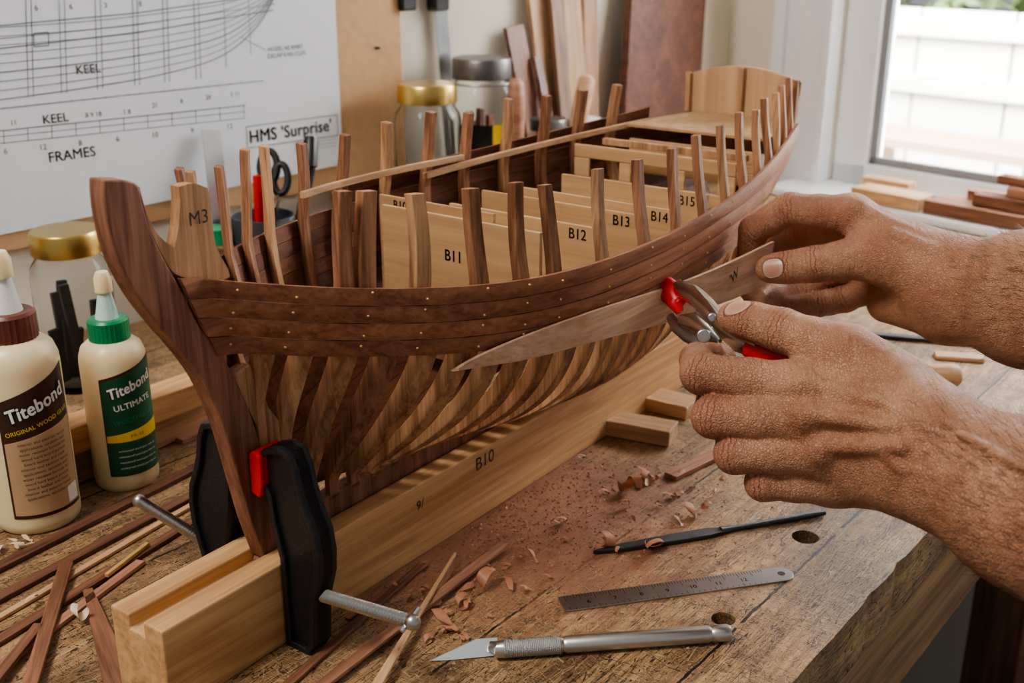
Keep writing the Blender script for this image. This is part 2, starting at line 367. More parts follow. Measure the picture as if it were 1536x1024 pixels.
# ================================================================ SHIP
SANG=math.atan2(AV.y,AV.x); so=AV*A0+BV*B0
ship=thing('model_ship','half planked wooden model sailing ship hull with bare ribs','model ship',(so.x,so.y,.044),SANG)
SZ=.044; AE=1.046
def S(a,y,z): return (a-A0,y,z-SZ)
sheerX=[.34,.36,.40,.44,.50,.56,.675,.80,.94,1.06]; sheerY=[.244,.238,.229,.222,.2155,.213,.213,.216,.224,.236]
def sheer(a): return sm(sheerX,sheerY,a)
def stemA(z): return sm([.05,.125,.164,.1925,.238,.30],[.415,.407,.393,.38,.36,.34],z)
KZ=.066
def W(a,z):
    zs=sheer(a); zn=min(max((z-KZ)/(zs-KZ),0),1)
    q=sm([.38,.43,.48,.54,.60,.68,.78,.88,.96,1.06],[1.55,1.42,1.25,1.02,.84,.70,.76,1.1,1.5,2.0],a)
    r_=sm([.38,.54,.68,.80,1.06],[3.2,3.2,2.8,2.4,2.1],a)
    g=1-(1-zn**q)**r_
    if a<.675:
        s_=stemA(z); e=min(max((a-s_)/(.675-s_),0),1)
        f=1-(1-e**1.2)**3.3
    else: f=sm([.675,.74,.804,.87,.938,1.06],[1,.965,.9,.81,.69,.44],a)
    w=.12*f*g
    if z>zs: w-=.14*(z-zs)
    return max(w,.0055)
# keel, stem
MB().prism([(.398-A0,.047-SZ),(AE+.011-A0,.047-SZ),(AE+.011-A0,.070-SZ),(.41-A0,.070-SZ)],-.0055,.0055,'y').build('keel',STEMW,ship,bevel=.0008)
outer=[(157,270),(158,300),(165,345),(180,395),(206,445),(240,490),(275,530),(305,572),(330,625),(345,670),(362,730),(378,785),(398,838)]
inner=[(428,838),(415,770),(400,705),(386,650),(362,585),(330,527),(300,490),(270,430),(250,395),(228,350),(214,305),(208,278),(190,270)]
def rnd(pts,n=3):
    out=[]
    for i in range(len(pts)-1):
        p0=pts[max(i-1,0)];p1=pts[i];p2=pts[i+1];p3=pts[min(i+2,len(pts)-1)]
        for k in range(n):
            t=k/n; out.append(tuple(.5*((2*p1[j])+(-p0[j]+p2[j])*t+(2*p0[j]-5*p1[j]+4*p2[j]-p3[j])*t*t+(-p0[j]+3*p1[j]-3*p2[j]+p3[j])*t**3) for j in(0,1)))
    out.append(pts[-1]); return out
def toB(pts,y=0):
    r=[]
    for px,py in pts:
        a,z=onB(px,py,y); r.append((a-A0,max(z,.046)-SZ))
    return r
MB().prism(toB(rnd(outer)+rnd(inner),-.0065),-.0065,.0065,'y').build('stem',STEMW,ship,bevel=.001)
fill=[(209,280),(222,325),(240,355),(262,372),(268,340),(270,300),(268,280),(290,275),(312,282),(318,330),(325,372),(345,415),(300,420),(262,410),(245,385),(225,345)]
fl=MB().prism(toB(rnd(fill[:4])+[fill[4],fill[5],fill[6]]+rnd(fill[6:9])[1:]+rnd(fill[8:])[1:],-.004),-.004,.003,'y').build('stem_filler',LITZ,ship,bevel=.0008)
a_,z_=onB(298,327,-.0045); lettering('M3',.0105,S(a_,-.0046,z_),(1,0,0),(0,0,1),PENCIL,fl,'marking')
MB().prism(toB([(345,565),(372,545),(385,570),(400,610),(425,640),(445,700),(470,770),(425,800),(405,715),(388,650)],-.003),-.005,.005,'y').build('deadwood',LITZ,ship,bevel=.0008)
# strakes
def Hs(a): return sm([.34,.70,.80,.88,.96,1.06],[.0445,.0445,.050,.064,.088,.115],a)
pinmesh=None
def strakes(sg,n,nh):
    global pinmesh
    for j in range(n):
        mb=MB(); rings=[]; off=.0031+(.0005 if j==0 else 0)
        for i in range(101):
            u=(i/100)**1.3; pts=[]
            for k in range(4):
                fr=(j+.025+.95*k/3)/nh
                a0=stemA(.238-fr*.0455)-.0035; a=a0+(AE-a0)*u
                z=max(sheer(a)-fr*(Hs(a) if sg>0 else .0445),KZ+.006); pts.append((a,W(a,z),z))
            ring=[S(a,-sg*(w+off-(.0007 if k in(0,3) else 0)),z) for k,(a,w,z) in enumerate(pts)]+[S(a,-sg*(w+.0001),z) for a,w,z in reversed(pts)]
            rings.append(ring)
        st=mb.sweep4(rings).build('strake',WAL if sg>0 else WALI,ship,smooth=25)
        if sg>0:
            for a in (.385,.41,.443,.47,.503,.53,.555,.60,.65,.698,.745,.793,.84,.90,.96,1.02):
                fr=(j+.5+R.uniform(-.3,.3))/n; z=sheer(a)-fr*Hs(a); y=-(W(a,z)+off)
                if pinmesh is None:
                    o=MB().lathe([(.0001,-.0008),(.0007,-.0005),(.00095,0),(.0007,.0005),(.0001,.0008)],8).build('pin',BRASS,st,smooth=60); pinmesh=o.data
                else:
                    o=bpy.data.objects.new('pin',pinmesh); COL.objects.link(o); o.parent=st
                o.matrix_basis=Matrix.Translation(S(a,y,z))
strakes(1,4,4); strakes(-1,13,4)  # lower far-side strakes are added as a dark backing behind the rib gaps
for j in range(2):
    rings=[]
    for i in range(41):
        a=.60+(.985-.60)*i/40; z0_=sheer(a)+.0005+j*.0088; z1_=z0_+.0084
        rings.append([S(a,W(a,z0_)+.0003,z0_),S(a,W(a,z0_)+.0028,z0_),S(a,W(a,z1_)+.0028,z1_),S(a,W(a,z1_)+.0003,z1_)])
    MB().sweep4(rings).build('bulwark_plank',WALI,ship,smooth=30)
def rib(a,sg,zt,mat,sd=.0075,mo=.0056,z0=KZ,lean=0.0,bev=.0004,bow=0.0):
    n=30; rings=[]
    x0=a-sd/2; x1=a+sd/2
    C=[[],[]]
    for i in range(n+1):
        u=i/n; z=z0+(zt-z0)*(u**(1.5 if z0<.1 else 1))
        C[0].append(Vector((W(x0,z),z))); C[1].append(Vector((W(x1,z),z)))
    for i in range(n+1):
        pr_=[]
        for c_ in C:
            p=c_[i].copy(); t=(c_[min(i+1,n)]-c_[max(i-1,0)]).normalized(); nn=Vector((-t.y,t.x)); ta=mo
            hz=max(0,min(1,(p.y-sheer(a))/.055)); p.x-=bow*math.sin(math.pi*hz)
            q=p+nn*ta; q.x=max(q.x,.0004); pr_.append((p,q))
        (p0,q0),(p1,q1)=pr_; dx=lean*max(0,(p0.y-sheer(a))/.055)**1.5; nar=1-.15*max(0,min(1,(p0.y-sheer(a))/.055))
        xm=(x0+x1)/2; xa=xm+(x0-xm)*nar+dx; xb=xm+(x1-xm)*nar+dx
        rings.append([S(xa,-sg*p0.x,p0.y),S(xb,-sg*p1.x,p1.y),S(xb,-sg*q1.x,q1.y),S(xa,-sg*q0.x,q0.y)])
    MB().sweep4(rings).build('rib',mat,ship,bevel=bev)
def ztop_(a): return sm([.36,.44,.56,.80,1.05],[.288,.279,.270,.270,.277],a)
full=[.443,.470,.503,.530,.555,.600,.650,.698,.745,.793,.84,.885,.925,.96,.995,1.028]
port=[.385,.402,.443,.475,.510,.555,.600,.650,.698,.745,.793,.84,.885,.93]
for i,a in enumerate(full):
    rib(a,1,ztop_(a)+R.uniform(-.004,.004),WALZ if i%4!=1 else LITZ,sd=R.uniform(.0068,.0080),mo=.0060,lean=R.uniform(-.0035,.0035),z0=(sheer(a)-.038 if a<.68 else KZ),bow=R.uniform(-.0008,.0016))
rib(.4335,1,ztop_(.44)-.002,WALZ,sd=.0066,z0=sheer(.4335)-.038,bow=.002)
for i,a in enumerate(port):
    rib(a,-1,ztop_(a)+R.uniform(-.003,.004),LITZ if i%3==1 else WALZ,sd=R.uniform(.0070,.0078),mo=.0066,lean=R.uniform(-.003,.003),z0=sheer(a)-.062,bow=R.uniform(-.0008,.0016))
# lower frames, evenly pitched under the planking
a=.4055; k=0
while a<.69:
    rib(a,1,sheer(a)-.0385,(FRAMEZ,LITZ,FRAMEZ,WALZ,FRAMEZ)[k%5],sd=.0082 if a>.43 else .0064,mo=.0085,bev=.0012); a+=.0192 if a>.42 else .0165; k+=1
for i in range(7,len(full)-1):
    a=(full[i]+full[i+1])/2; rib(a,1,sheer(a)-.012,FRAMEZ,sd=.0078,mo=.0066,bev=.0010)
# bulkheads
bh=[('B11',.5785,(680,385),.052,(690,327),812),('B10',.626,(600,309),.098,(606,297),742),('B12',.675,(866,352),.07,(866,337),902),('B13',.722,(932,332),.074,(932,318),966),('B14',.769,(989,326),.072,(989,312),1014),('B15',.8175,(1030,302),.06,(1030,287),1062)]
for nm,a,(px,py),left,tp_,rpx in bh:
    zt=onA(tp_[0],tp_[1],a)[1]; yr=onA(rpx,tp_[1]+8,a)[0]
    pts=[]; zb=.150 if nm=='B11' else .10
    zz=[zb+(zt-zb)*(i/18)**1.2 for i in range(19)]
    def ww(z): return max(W(a,min(z,sheer(a)))-.0090,.002)
    for z in zz: pts.append((-min(ww(z),-yr),z-SZ))
    for z in reversed(zz): pts.append((min(ww(z),left),z-SZ))
    b_=MB().prism(pts,a-A0-.0016,a-A0+.0016,'x').build('bulkhead',PLY,ship,bevel=.0003)
    y,z=onA(px,py,a-.0017); lettering(nm,.0112 if nm!='B10' else .0098,S(a-.0018,y,z),(0,-1,0),(0,0,1),INKD,b_,'marking',bold=.012,sx=.88)
def framed(a,hw,z0,z1,cols,name,parent):
    mb=MB(); th=.003; x=a-A0
    mb.box((x,0,z1-.006-SZ),(th,hw*2,.012)); mb.box((x,0,z0+.006-SZ),(th,hw*2,.012))
    for i in range(cols+1):
        y=-hw+2*hw*i/cols; w_=.012 if 0<i<cols else .016; y=max(min(y,hw-w_/2),-hw+w_/2)
        mb.box((x,y,(z0+z1)/2-SZ),(th,w_,z1-z0-.0241))
    return mb.build(name,PLY,parent,bevel=.001)
framed(.868,.080,.185,.226,3,'stern_frame',ship); framed(.942,.066,.19,.222,2,'stern_frame',ship)
MB().box((.905-A0,0,.2235-SZ),(.006,.145,.006)).build('crossbeam',LITZ,ship,bevel=.0006)
# transom & stern deck
TA=AE+.002; c_=.003
pts=[(-.046,.200),(-.057,.236),(-.060,.272)]+[(-.060+.120*i/10,.272+.011*math.sin(math.pi*i/10)) for i in range(1,10)]+[(.060,.272),(.057,.236),(.046,.200)]
tr=MB().prism([(y+c_,z-SZ) for y,z in pts],TA-A0,TA-A0+.004,'x').build('transom',PLYZ,ship,bevel=.0005)
MB().box((TA-A0-.003,c_,.260-SZ),(.006,.006,.044)).build('transom_post',LITZ,tr,bevel=.0008)
for s in(-1,1): MB().prism([(c_+s*.0585,.236-SZ),(c_+s*.0545,.236-SZ),(c_+s*.0545,.274-SZ),(c_+s*.0590,.274-SZ)],TA-A0-.006,TA-A0,'x').build('transom_post',LITZ,tr)
MB().prism([(.940-A0,-.072),(TA-A0-.001,-.050),(TA-A0-.001,.052),(.940-A0,.074)],.2325-SZ,.2355-SZ,'z').build('stern_deck',PLYZ,ship,bevel=.0005)
MB().prism([(AE-.004-A0,.069-SZ),(AE+.011-A0,.069-SZ),(AE+.014-A0,.21-SZ),(AE+.006-A0,.21-SZ)],-.0055,.0055,'y').build('sternpost',STEMW,ship)
def batten(pa,pb,w,h,mat):
    n=12; rings=[]
    for i in range(n+1):
        t=i/n; a=pa[0]+(pb[0]-pa[0])*t; z=pa[1]+(pb[1]-pa[1])*t; y=W(a,z)-.0078-w
        rings.append([S(a,y,z),S(a,y+w,z),S(a,y+w,z+h),S(a,y,z+h)])
    MB().sweep4(rings).build('batten',mat,ship,bevel=.0004)
batten((.545,.232),(.735,.2285),.004,.0048,LSTRIP); batten((.69,.220),(.975,.232),.0045,.0048,LSTRIP)
# beam
beam=thing('building_beam','pale softwood beam under the model hull, slotted along its top','beam',(so.x,so.y,0),SANG)
bw=.0225; bp=[(-bw,0),(bw,0),(bw,.055),(.0062,.055),(.0062,.046),(-.0062,.046),(-.0062,.055),(-bw,.055)]
MB().prism(bp,.310-A0,1.10-A0,'x').build('timber',PINE,beam,bevel=.0012)
for t,px,py,sz in(('B10',727,690,.0145),('9/',630,757,.010)):
    a,z=onB(px,py,-bw); lettering(t,sz,(a-A0,-bw-.0003,z),(1,0,.04),(0,0,1),PENCIL,beam)
# ================================================================ BIG CLAMPS
def bigclamp(sg,label):
    tr_=[(400,674),(410,666),(430,664),(446,676),(456,700),(464,736),(474,766),(486,796),(492,830),(492,862),(484,900),(484,962),(476,978),(442,980),(433,962),(430,900),(419,868),(412,820),(420,775),(414,738),(402,712)]
    pts=[]
    for px,py in tr_:
        y,z=onA(px,py,.402); y=-y
        if z<.062: y=max(y,.0238)
        pts.append((y,max(z,.0)))
    root=thing('screw_clamp',label,'clamp',tuple(AV*.402+BV*B0),SANG,group='black clamps on the stem')
    cy=sum(p[0] for p in pts)/len(pts); mb=MB()
    mb.prism([(-sg*y,z) for y,z in pts],-.0048,.0048,'x')
    n=len(pts); inn=[]
    for i,(y,z) in enumerate(pts):
        a_=Vector(pts[i-1]);b_=Vector(pts[(i+1)%n]); d=(b_-a_).normalized(); nn=Vector((-d.y,d.x)); c=Vector((y,z))
        q=c+nn*.0042; 
        cz_=min(max(z,.02),.115); cc=Vector((cy+(.0 if z<.07 else -.008),cz_))
        if (cc-c).dot(nn)<0: q=c-nn*.0042
        inn.append((q.x,q.y))
    vs=[(x,-sg*y,z) for x in(-.0078,.0078) for y,z in pts]+[(x,-sg*y,z) for x in(-.0078,.0078) for y,z in inn]
    fs=[]
    for i in range(n):
        j=(i+1)%n
        fs+=[(i,j,n+j,n+i),(2*n+i,3*n+i,3*n+j,2*n+j),(i,2*n+i,2*n+j,j),(n+i,n+j,3*n+j,3*n+i)]
    mb.add(vs,fs)
    mb.build('clamp_jaw',BLACKM,root,bevel=.0009)
    zc=onA(408,700,.402)[1]
    MB().prism([(-sg*y,z) for y,z in [(.0067,zc-.015),(.0135,zc-.017),(.0165,zc-.008),(.0165,zc+.011),(.010,zc+.013),(.0067,zc+.010)]],-.0105,.0105,'x').build('jaw_pad',REDP,root,bevel=.0015)
    y0,z0=.028,.038; y1,z1=(.120,.050)
    n=38; mb=MB(); pp=[];rr=[]
    for i in range(n*2+1):
        t=i/(n*2); pp.append((0,-sg*(y0+(y1-y0)*t),z0+(z1-z0)*t)); rr.append(.0041 if i%2 else .0028)
    mb.tube(pp,rr,14); mb.build('screw',ZINC,root,smooth=20)
    if sg>0: MB().tube([(-.006,-sg*(y1-.003),z1-.004),(.009,-sg*(y1-.003),z1+.003)],.0016,8).build('tommy_bar',ZINC,root,smooth=40)
    MB().lathe([(.001,-.0046),(.0038,-.003),(.0048,0),(.0038,.003),(.001,.0046)],14,(0,-sg*(y1),z1)).build('screw_end',ZINC,root,smooth=50)
bigclamp(1,'black clamp with red pad on the near side of the stem, before the beam')
bigclamp(-1,'black clamp with red pad on the far side of the stem, by the bottles')
# ================================================================ HELD PLANK
hp=thing('loose_plank','pale wooden plank tapering to a point, held against the hull','plank',(so.x,so.y,0),SANG)
up=[(682,556),(720,534),(800,500),(900,464),(1000,432),(1080,401),(1162,362)]
lo=[(680,557),(730,549),(800,537),(900,510),(1000,484),(1080,456),(1150,428)]
yy=[-.103,-.112,-.1245,-.131,-.135,-.1400,-.146]
for i in range(5):      # lie just proud of the planking
    y=yy[i]
    for _ in range(12):
        w_=0
        for q_ in (up[i],lo[i]):
            a,z=onB(q_[0],q_[1],y); w_=max(w_,W(a,min(z,sheer(a)))+(.0042 if z>sheer(a)-.048 else .0012))
        y=y*.4-.6*(w_+.0026)
    yy[i]=y
yy[5]=min(-.1385,yy[4]-.004); yy[6]=min(-.1460,yy[5]-.006)
rings=[]
U=rnd(up,4);Lo=rnd(lo,4)
for i in range(len(U)):
    t=i/(len(U)-1)*6; k=min(int(t),5); y=sm([0,1,2,3,4,5,6],yy,t)
    a1,z1=onB(U[i][0],U[i][1],y); a2,z2=onB(Lo[i][0],Lo[i][1],y)
    rings.append([(a2-A0,y,z2),(a1-A0,y,z1),(a1-A0,y+.0024,z1),(a2-A0,y+.0024,z2)])
MB().sweep4(rings).build('plank_board',PINK,hp,smooth=30)
a_,z_=onB(1096,414,-.1440); lettering("'W",.0115,(a_-A0,-.1466,z_),(1,0,.28),(-.28,0,1),PENCIL,hp,bold=.01)
# ================================================================ SMALL CLAMP
def rnd3(p):
    out=[]
    for i in range(len(p)-1): out+=[p[i],(p[i]+p[i+1])/2]
    return out+[p[-1]]
def smallclamp():
    j=P(1010,445,.780); root=thing('plier_clamp','small chrome plier clamp with red tips squeezing the loose plank','clamp',j,0)
    vd=(CAMP-j).normalized()
    MB().tube(rnd3([P(1004,434,.787),P(1022,434,.770),P(1043,444,.750),P(1064,465,.728),P(1084,490,.708),P(1106,511,.694),P(1135,524,.682)]),[.0048,.0054,.0060,.0068,.0074,.0077,.0079,.0079,.0077,.0073,.0070,.0066,.0060],14,.5,up=vd).build('upper_arm',CHROME,root,world=True,smooth=60)
    MB().tube([P(1122,519,.688),P(1145,528,.680),P(1190,540,.67)],[.0066,.0074,.007],12,.7,up=vd).build('handle_grip',REDP,root,world=True,smooth=60)
    MB().tube([P(1006,474,.784),P(1016,490,.768),P(1034,504,.752),P(1054,514,.74),P(1085,532,.725),P(1120,549,.715)],[.0036,.0046,.0054,.0056,.0052,.005],12,.55,up=vd).build('lower_arm',STEEL,root,world=True,smooth=60)
    MB().tube([P(1020,480,.762),P(1040,484,.748),P(1062,496,.738),P(1080,512,.73)],[.004,.0075,.0075,.004],12,.5,up=vd).build('link_plate',CHROME,root,world=True,smooth=60)
    for px,py,t,r in((1055,504,.730,.0046),(1068,476,.715,.003)):
        c=P(px,py,t); MB().tube([c+vd*-.004,c+vd*.003],r,14).build('rivet',STEEL,root,world=True,smooth=40,bevel=.0008)
    MB().tube([P(998,426,.791),P(1008,440,.781),P(1018,457,.776)],[.0065,.0085,.006],12,.8,up=vd).build('jaw_pad',REDP,root,world=True,smooth=60)
    MB().tube([P(1020,440,.778),P(1012,456,.776),P(1020,468,.774)],[.005,.0055,.003],10,.8,up=vd).build('jaw_pad',REDP,root,world=True,smooth=60)
smallclamp()
# ================================================================ HANDS
def skinmat():
    m,nt,b=newmat('skin'); L=nt.links
    tc=N(nt,'ShaderNodeTexCoord')
    def noise(s,d=4,vec=None):
        n=N(nt,'ShaderNodeTexNoise'); n.inputs['Scale'].default_value=s; n.inputs['Detail'].default_value=d; L.new(vec or tc.outputs['Object'],n.inputs['Vector']); return n.outputs['Fac']
    def M(op,a,bb=None):
        q=N(nt,'ShaderNodeMath',operation=op)
        for i,x in enumerate((a,bb)):
            if x is None: continue
            if isinstance(x,(int,float)): q.inputs[i].default_value=x
            else: L.new(x,q.inputs[i])
        return q.outputs[0]
    def mix(f,a,bcol):
        q=N(nt,'ShaderNodeMix',data_type='RGBA'); L.new(f,q.inputs['Factor'])
        for k,x in(('A',a),('B',bcol)):
            if isinstance(x,tuple): q.inputs[k].default_value=x+(1,)
            else: L.new(x,q.inputs[k])
        return q.outputs['Result']
    def attr(n):
        a=N(nt,'ShaderNodeAttribute'); a.attribute_name=n; return a.outputs['Fac']
    def mr(v,a,bb):
        q=N(nt,'ShaderNodeMapRange'); q.inputs['From Min'].default_value=a; q.inputs['From Max'].default_value=bb; L.new(v,q.inputs['Value']); return q.outputs[0]
    fu,fm,nail=attr('fu'),attr('fm'),attr('nail')
    c=mix(mr(noise(30,6),.34,.66),(.50,.270,.160),(.345,.150,.082))
    c=mix(M('MULTIPLY',mr(noise(18,3),.50,.66),.30),c,(.44,.170,.105))
    c=mix(M('MULTIPLY',mr(noise(300,3),.50,.75),.28),c,(.26,.09,.05))
    c=mix(M('MULTIPLY',mr(noise(120,3),.56,.72),.30),c,(.56,.34,.22))
    c=mix(M('MULTIPLY',fm,.28),c,(.42,.135,.085))
    wave=M('SINE',M('ADD',M('MULTIPLY',fu,2*math.pi/.0032),M('MULTIPLY',noise(210,3),10.0)))
    cr=M('MULTIPLY',M('POWER',M('MAXIMUM',wave,0),5.0),fm)
    c=mix(M('MULTIPLY',cr,.36),c,(.18,.055,.035))  # crease shade painted into the skin colour where the bump sinks
    v=N(nt,'ShaderNodeTexVoronoi',feature='DISTANCE_TO_EDGE'); v.inputs['Scale'].default_value=560
    wn=N(nt,'ShaderNodeVectorMath',operation='ADD'); sc_=N(nt,'ShaderNodeVectorMath',operation='SCALE'); nn=N(nt,'ShaderNodeTexNoise'); nn.inputs['Scale'].default_value=200; L.new(tc.outputs['Object'],nn.inputs['Vector'])
    L.new(nn.outputs['Color'],sc_.inputs[0]); sc_.inputs['Scale'].default_value=.004; L.new(tc.outputs['Object'],wn.inputs[0]); L.new(sc_.outputs[0],wn.inputs[1]); L.new(wn.outputs[0],v.inputs['Vector'])
    v1=mr(v.outputs['Distance'],0,.2)
    c=mix(M('MULTIPLY',M('SUBTRACT',1.0,v1),.16),c,(.19,.07,.045))
    mp=N(nt,'ShaderNodeMapping'); mp.inputs['Rotation'].default_value=(.3,.5,.6); mp.inputs['Scale'].default_value=(460,80,80); L.new(tc.outputs['Object'],mp.inputs['Vector'])
    st=noise(1,5,mp.outputs[0])
    nm=mr(nail,.0,.06)
    rim=M('MULTIPLY',M('GREATER_THAN',nail,-.10),M('SUBTRACT',1.0,nm))
    c=mix(M('MULTIPLY',rim,.6),c,(.17,.052,.032))
    c=mix(nm,c,mix(mr(nail,.0,.45),(.52,.35,.26),(.46,.225,.165)))
    L.new(c,b.inputs['Base Color'])
    ro=M('SUBTRACT',.52,M('MULTIPLY',nm,.18)); L.new(ro,b.inputs['Roughness'])
    hgt=M('ADD',M('MULTIPLY',cr,-1.0),M('ADD',M('MULTIPLY',v1,.42),M('ADD',M('MULTIPLY',st,1.8),M('MULTIPLY',noise(75,6),2.8))))
    hgt=M('MULTIPLY',hgt,M('SUBTRACT',1.0,nm)); hgt=M('SUBTRACT',hgt,M('MULTIPLY',rim,1.1))
    bp=N(nt,'ShaderNodeBump'); bp.inputs['Strength'].default_value=.85; bp.inputs['Distance'].default_value=.0011; L.new(hgt,bp.inputs['Height']); L.new(bp.outputs['Normal'],b.inputs['Normal'])
    b.inputs['Subsurface Weight'].default_value=.05; b.inputs['Subsurface Radius'].default_value=(.9,.35,.2); b.inputs['Subsurface Scale'].default_value=.003
    return m
SKIN=skinmat()
def smin(a,b,k):
    h=np.maximum(k-np.abs(a-b),0)/k; return np.minimum(a,b)-h*h*k*.25
def sdfmesh(base,fingers,h,kb=.013,kf=.008):
    allc=base+[c for f in fingers for c in f]
    pts=np.array([list(c[0]) for c in allc]+[list(c[1]) for c in allc]); rr=np.array([c[2] for c in allc]+[c[3] for c in allc])[:,None]
    lo=(pts-rr).min(0)-.008; hi=(pts+rr).max(0)+.008
    ax=[np.arange(lo[i],hi[i],h,dtype=np.float32) for i in range(3)]; n=[len(a) for a in ax]
    def grp(caps,k):
        G=np.full(n,.06,np.float32)
        for c in caps:
            a=np.array(c[0],dtype=np.float32);b=np.array(c[1],dtype=np.float32); r0,r1=c[2],c[3]; kk=c[4] if len(c)>4 else k
            mn=np.minimum(a-r0,b-r1)-.026; mx=np.maximum(a+r0,b+r1)+.026
            sl=tuple(slice(max(int((mn[i]-lo[i])/h),0),min(int((mx[i]-lo[i])/h)+1,n[i])) for i in range(3))
            X=ax[0][sl[0]][:,None,None]-a[0];Y=ax[1][sl[1]][None,:,None]-a[1];Z=ax[2][sl[2]][None,None,:]-a[2]
            d=b-a; L2=float((d*d).sum())+1e-12
            t=np.clip((X*d[0]+Y*d[1]+Z*d[2])/L2,0,1)
            dist=np.sqrt((X-t*d[0])**2+(Y-t*d[1])**2+(Z-t*d[2])**2)-(r0+(r1-r0)*t)
            G[sl]=smin(G[sl],dist,kk)
        return G
    B=grp(base,kb); out=B.copy()
    for f in fingers: out=np.minimum(out,smin(B,grp(f,.004),kf))
    ins=out<0
    c=np.zeros([q-1 for q in n],np.int8)
    for dx in(0,1):
        for dy in(0,1):
            for dz in(0,1): c+=ins[dx:n[0]-1+dx,dy:n[1]-1+dy,dz:n[2]-1+dz]
    act=(c>0)&(c<8); ids=np.argwhere(act); idm=np.full(act.shape,-1,np.int64); idm[act]=np.arange(len(ids))
    acc=np.zeros((len(ids),3)); cnt=np.zeros(len(ids))
    cs=[(x,y,z) for x in(0,1) for y in(0,1) for z in(0,1)]
    for p in cs:
        for q in cs:
            if sum(abs(p[i]-q[i]) for i in range(3))==1 and p<q:
                va=out[ids[:,0]+p[0],ids[:,1]+p[1],ids[:,2]+p[2]]; vb=out[ids[:,0]+q[0],ids[:,1]+q[1],ids[:,2]+q[2]]
                m=(va<0)!=(vb<0); t=np.where(m,va/np.where(m,va-vb,1),0)
                pos=np.array(p)[None,:]+t[:,None]*(np.array(q)-np.array(p))[None,:]
                acc[m]+=pos[m]; cnt[m]+=1
    V=lo+h*(ids+acc/cnt[:,None]); faces=[]
    for axx in range(3):
        j,k=(axx+1)%3,(axx+2)%3
        s0_=[slice(None)]*3; s1_=[slice(None)]*3; s0_[axx]=slice(0,n[axx]-1); s1_[axx]=slice(1,n[axx])
        i0=ins[tuple(s0_)]; i1=ins[tuple(s1_)]; ch=np.argwhere(i0!=i1); up_=i0[ch[:,0],ch[:,1],ch[:,2]]
        ok=(ch[:,j]>0)&(ch[:,k]>0)&(ch[:,j]<n[j]-1)&(ch[:,k]<n[k]-1); ch=ch[ok]; up_=up_[ok]
        def cell(dj,dk):
            q=ch.copy(); q[:,j]+=dj; q[:,k]+=dk; return idm[q[:,0],q[:,1],q[:,2]]
        qd=np.stack([cell(-1,-1),cell(0,-1),cell(0,0),cell(-1,0)],1); qd[~up_]=qd[~up_][:,::-1]; faces.append(qd)
    return V,np.concatenate(faces)
HAIR=plain('arm_hair',(.11,.05,.026),.5)
def arm(base,fingers,nails,parent,h=.0013,hairdir=(0,0,0),hairx=1380):
    V,Fq=sdfmesh(base,fingers,h)
    me=bpy.data.meshes.new('arm'); me.from_pydata(V.tolist(),[],Fq.tolist()); me.update()
    fu=np.zeros(len(V));fm=np.zeros(len(V));na=np.full(len(V),-1.0)
    for f in fingers:
        js=f[::2]
        for a,b in zip(js[:-1],js[1:]):
            J=np.array(b[0]); d=np.array(b[1])-np.array(a[0]); d/=np.linalg.norm(d); r=b[2]
            q=V-J; l=q@d; rad=np.linalg.norm(q-l[:,None]*d,axis=1)
            m=np.clip(1.1-np.abs(l)/(.75*r),0,1)*(rad<1.35*r)
            better=m>fm; fm[better]=m[better]; fu[better]=l[better]
    for c,nn,d,hl,hw in nails:
        c=np.array(c);nn=np.array(nn);d=np.array(d)-nn*np.dot(d,nn); d/=np.linalg.norm(d); w=np.cross(nn,d); q=V-c
        val=1-((np.abs(q@d)/hl)**2.6+(np.abs(q@w)/hw)**2.6)**(1/2.6); val=np.where((q@nn)>-.006,val,-1); na=np.maximum(na,val)
    for nm,arr in(('fu',fu),('fm',fm),('nail',na)):
        at=me.attributes.new(nm,'FLOAT','POINT'); at.data.foreach_set('value',arr.astype(np.float32))
    ob=finish('arm',me,SKIN,parent,world=True,smooth=180)
    nr=np.zeros(len(V)*3); me.vertices.foreach_get('normal',nr); nr=nr.reshape(-1,3)
    cp=V-np.array(CAMP); dep=cp[:,1]*c20-cp[:,2]*s20; PX=768+F*cp[:,0]/dep
    g=np.random.default_rng(5); cand=np.where(PX>hairx)[0]; pick=g.choice(cand,min(4200,len(cand)),replace=False)
    mb=MB(); hd=np.array(hairdir)
    for i in pick:
        if g.random()>min(1,(PX[i]-hairx)/140+.12): continue
        n_=nr[i]; d=hd*.9+n_*.28+g.normal(0,.24,3); d-=n_*min(0,d@n_); d/=np.linalg.norm(d); L_=g.uniform(.005,.012)
        s_=np.cross(n_,d); s_/=(np.linalg.norm(s_)+1e-9); s_*=.00010
        p0=V[i]; p1=p0+d*L_*.5+n_*.0008; p2=p0+d*L_
        mb.add([p0-s_,p0+s_,p1-s_,p1+s_,p2],[(0,1,3,2),(2,3,4)])
    hb=mb.build('arm_hair',HAIR,ob); hb['kind']='stuff'
    hb.matrix_basis=wmat(ob).inverted()
    return ob
def chain(*js):
    out=[]
    for a,b in zip(js[:-1],js[1:]):
        pa,pb=P(*a[:3]),P(*b[:3]); m_=(pa+pb)/2; rm=(a[3]+b[3])/2*.965
        out.append((pa,m_,a[3],rm)); out.append((m_,pb,rm,b[3]))
    return out
person=thing('person','bare hands and forearms of a person reaching in to fit a plank','person',P(1420,560,.66))
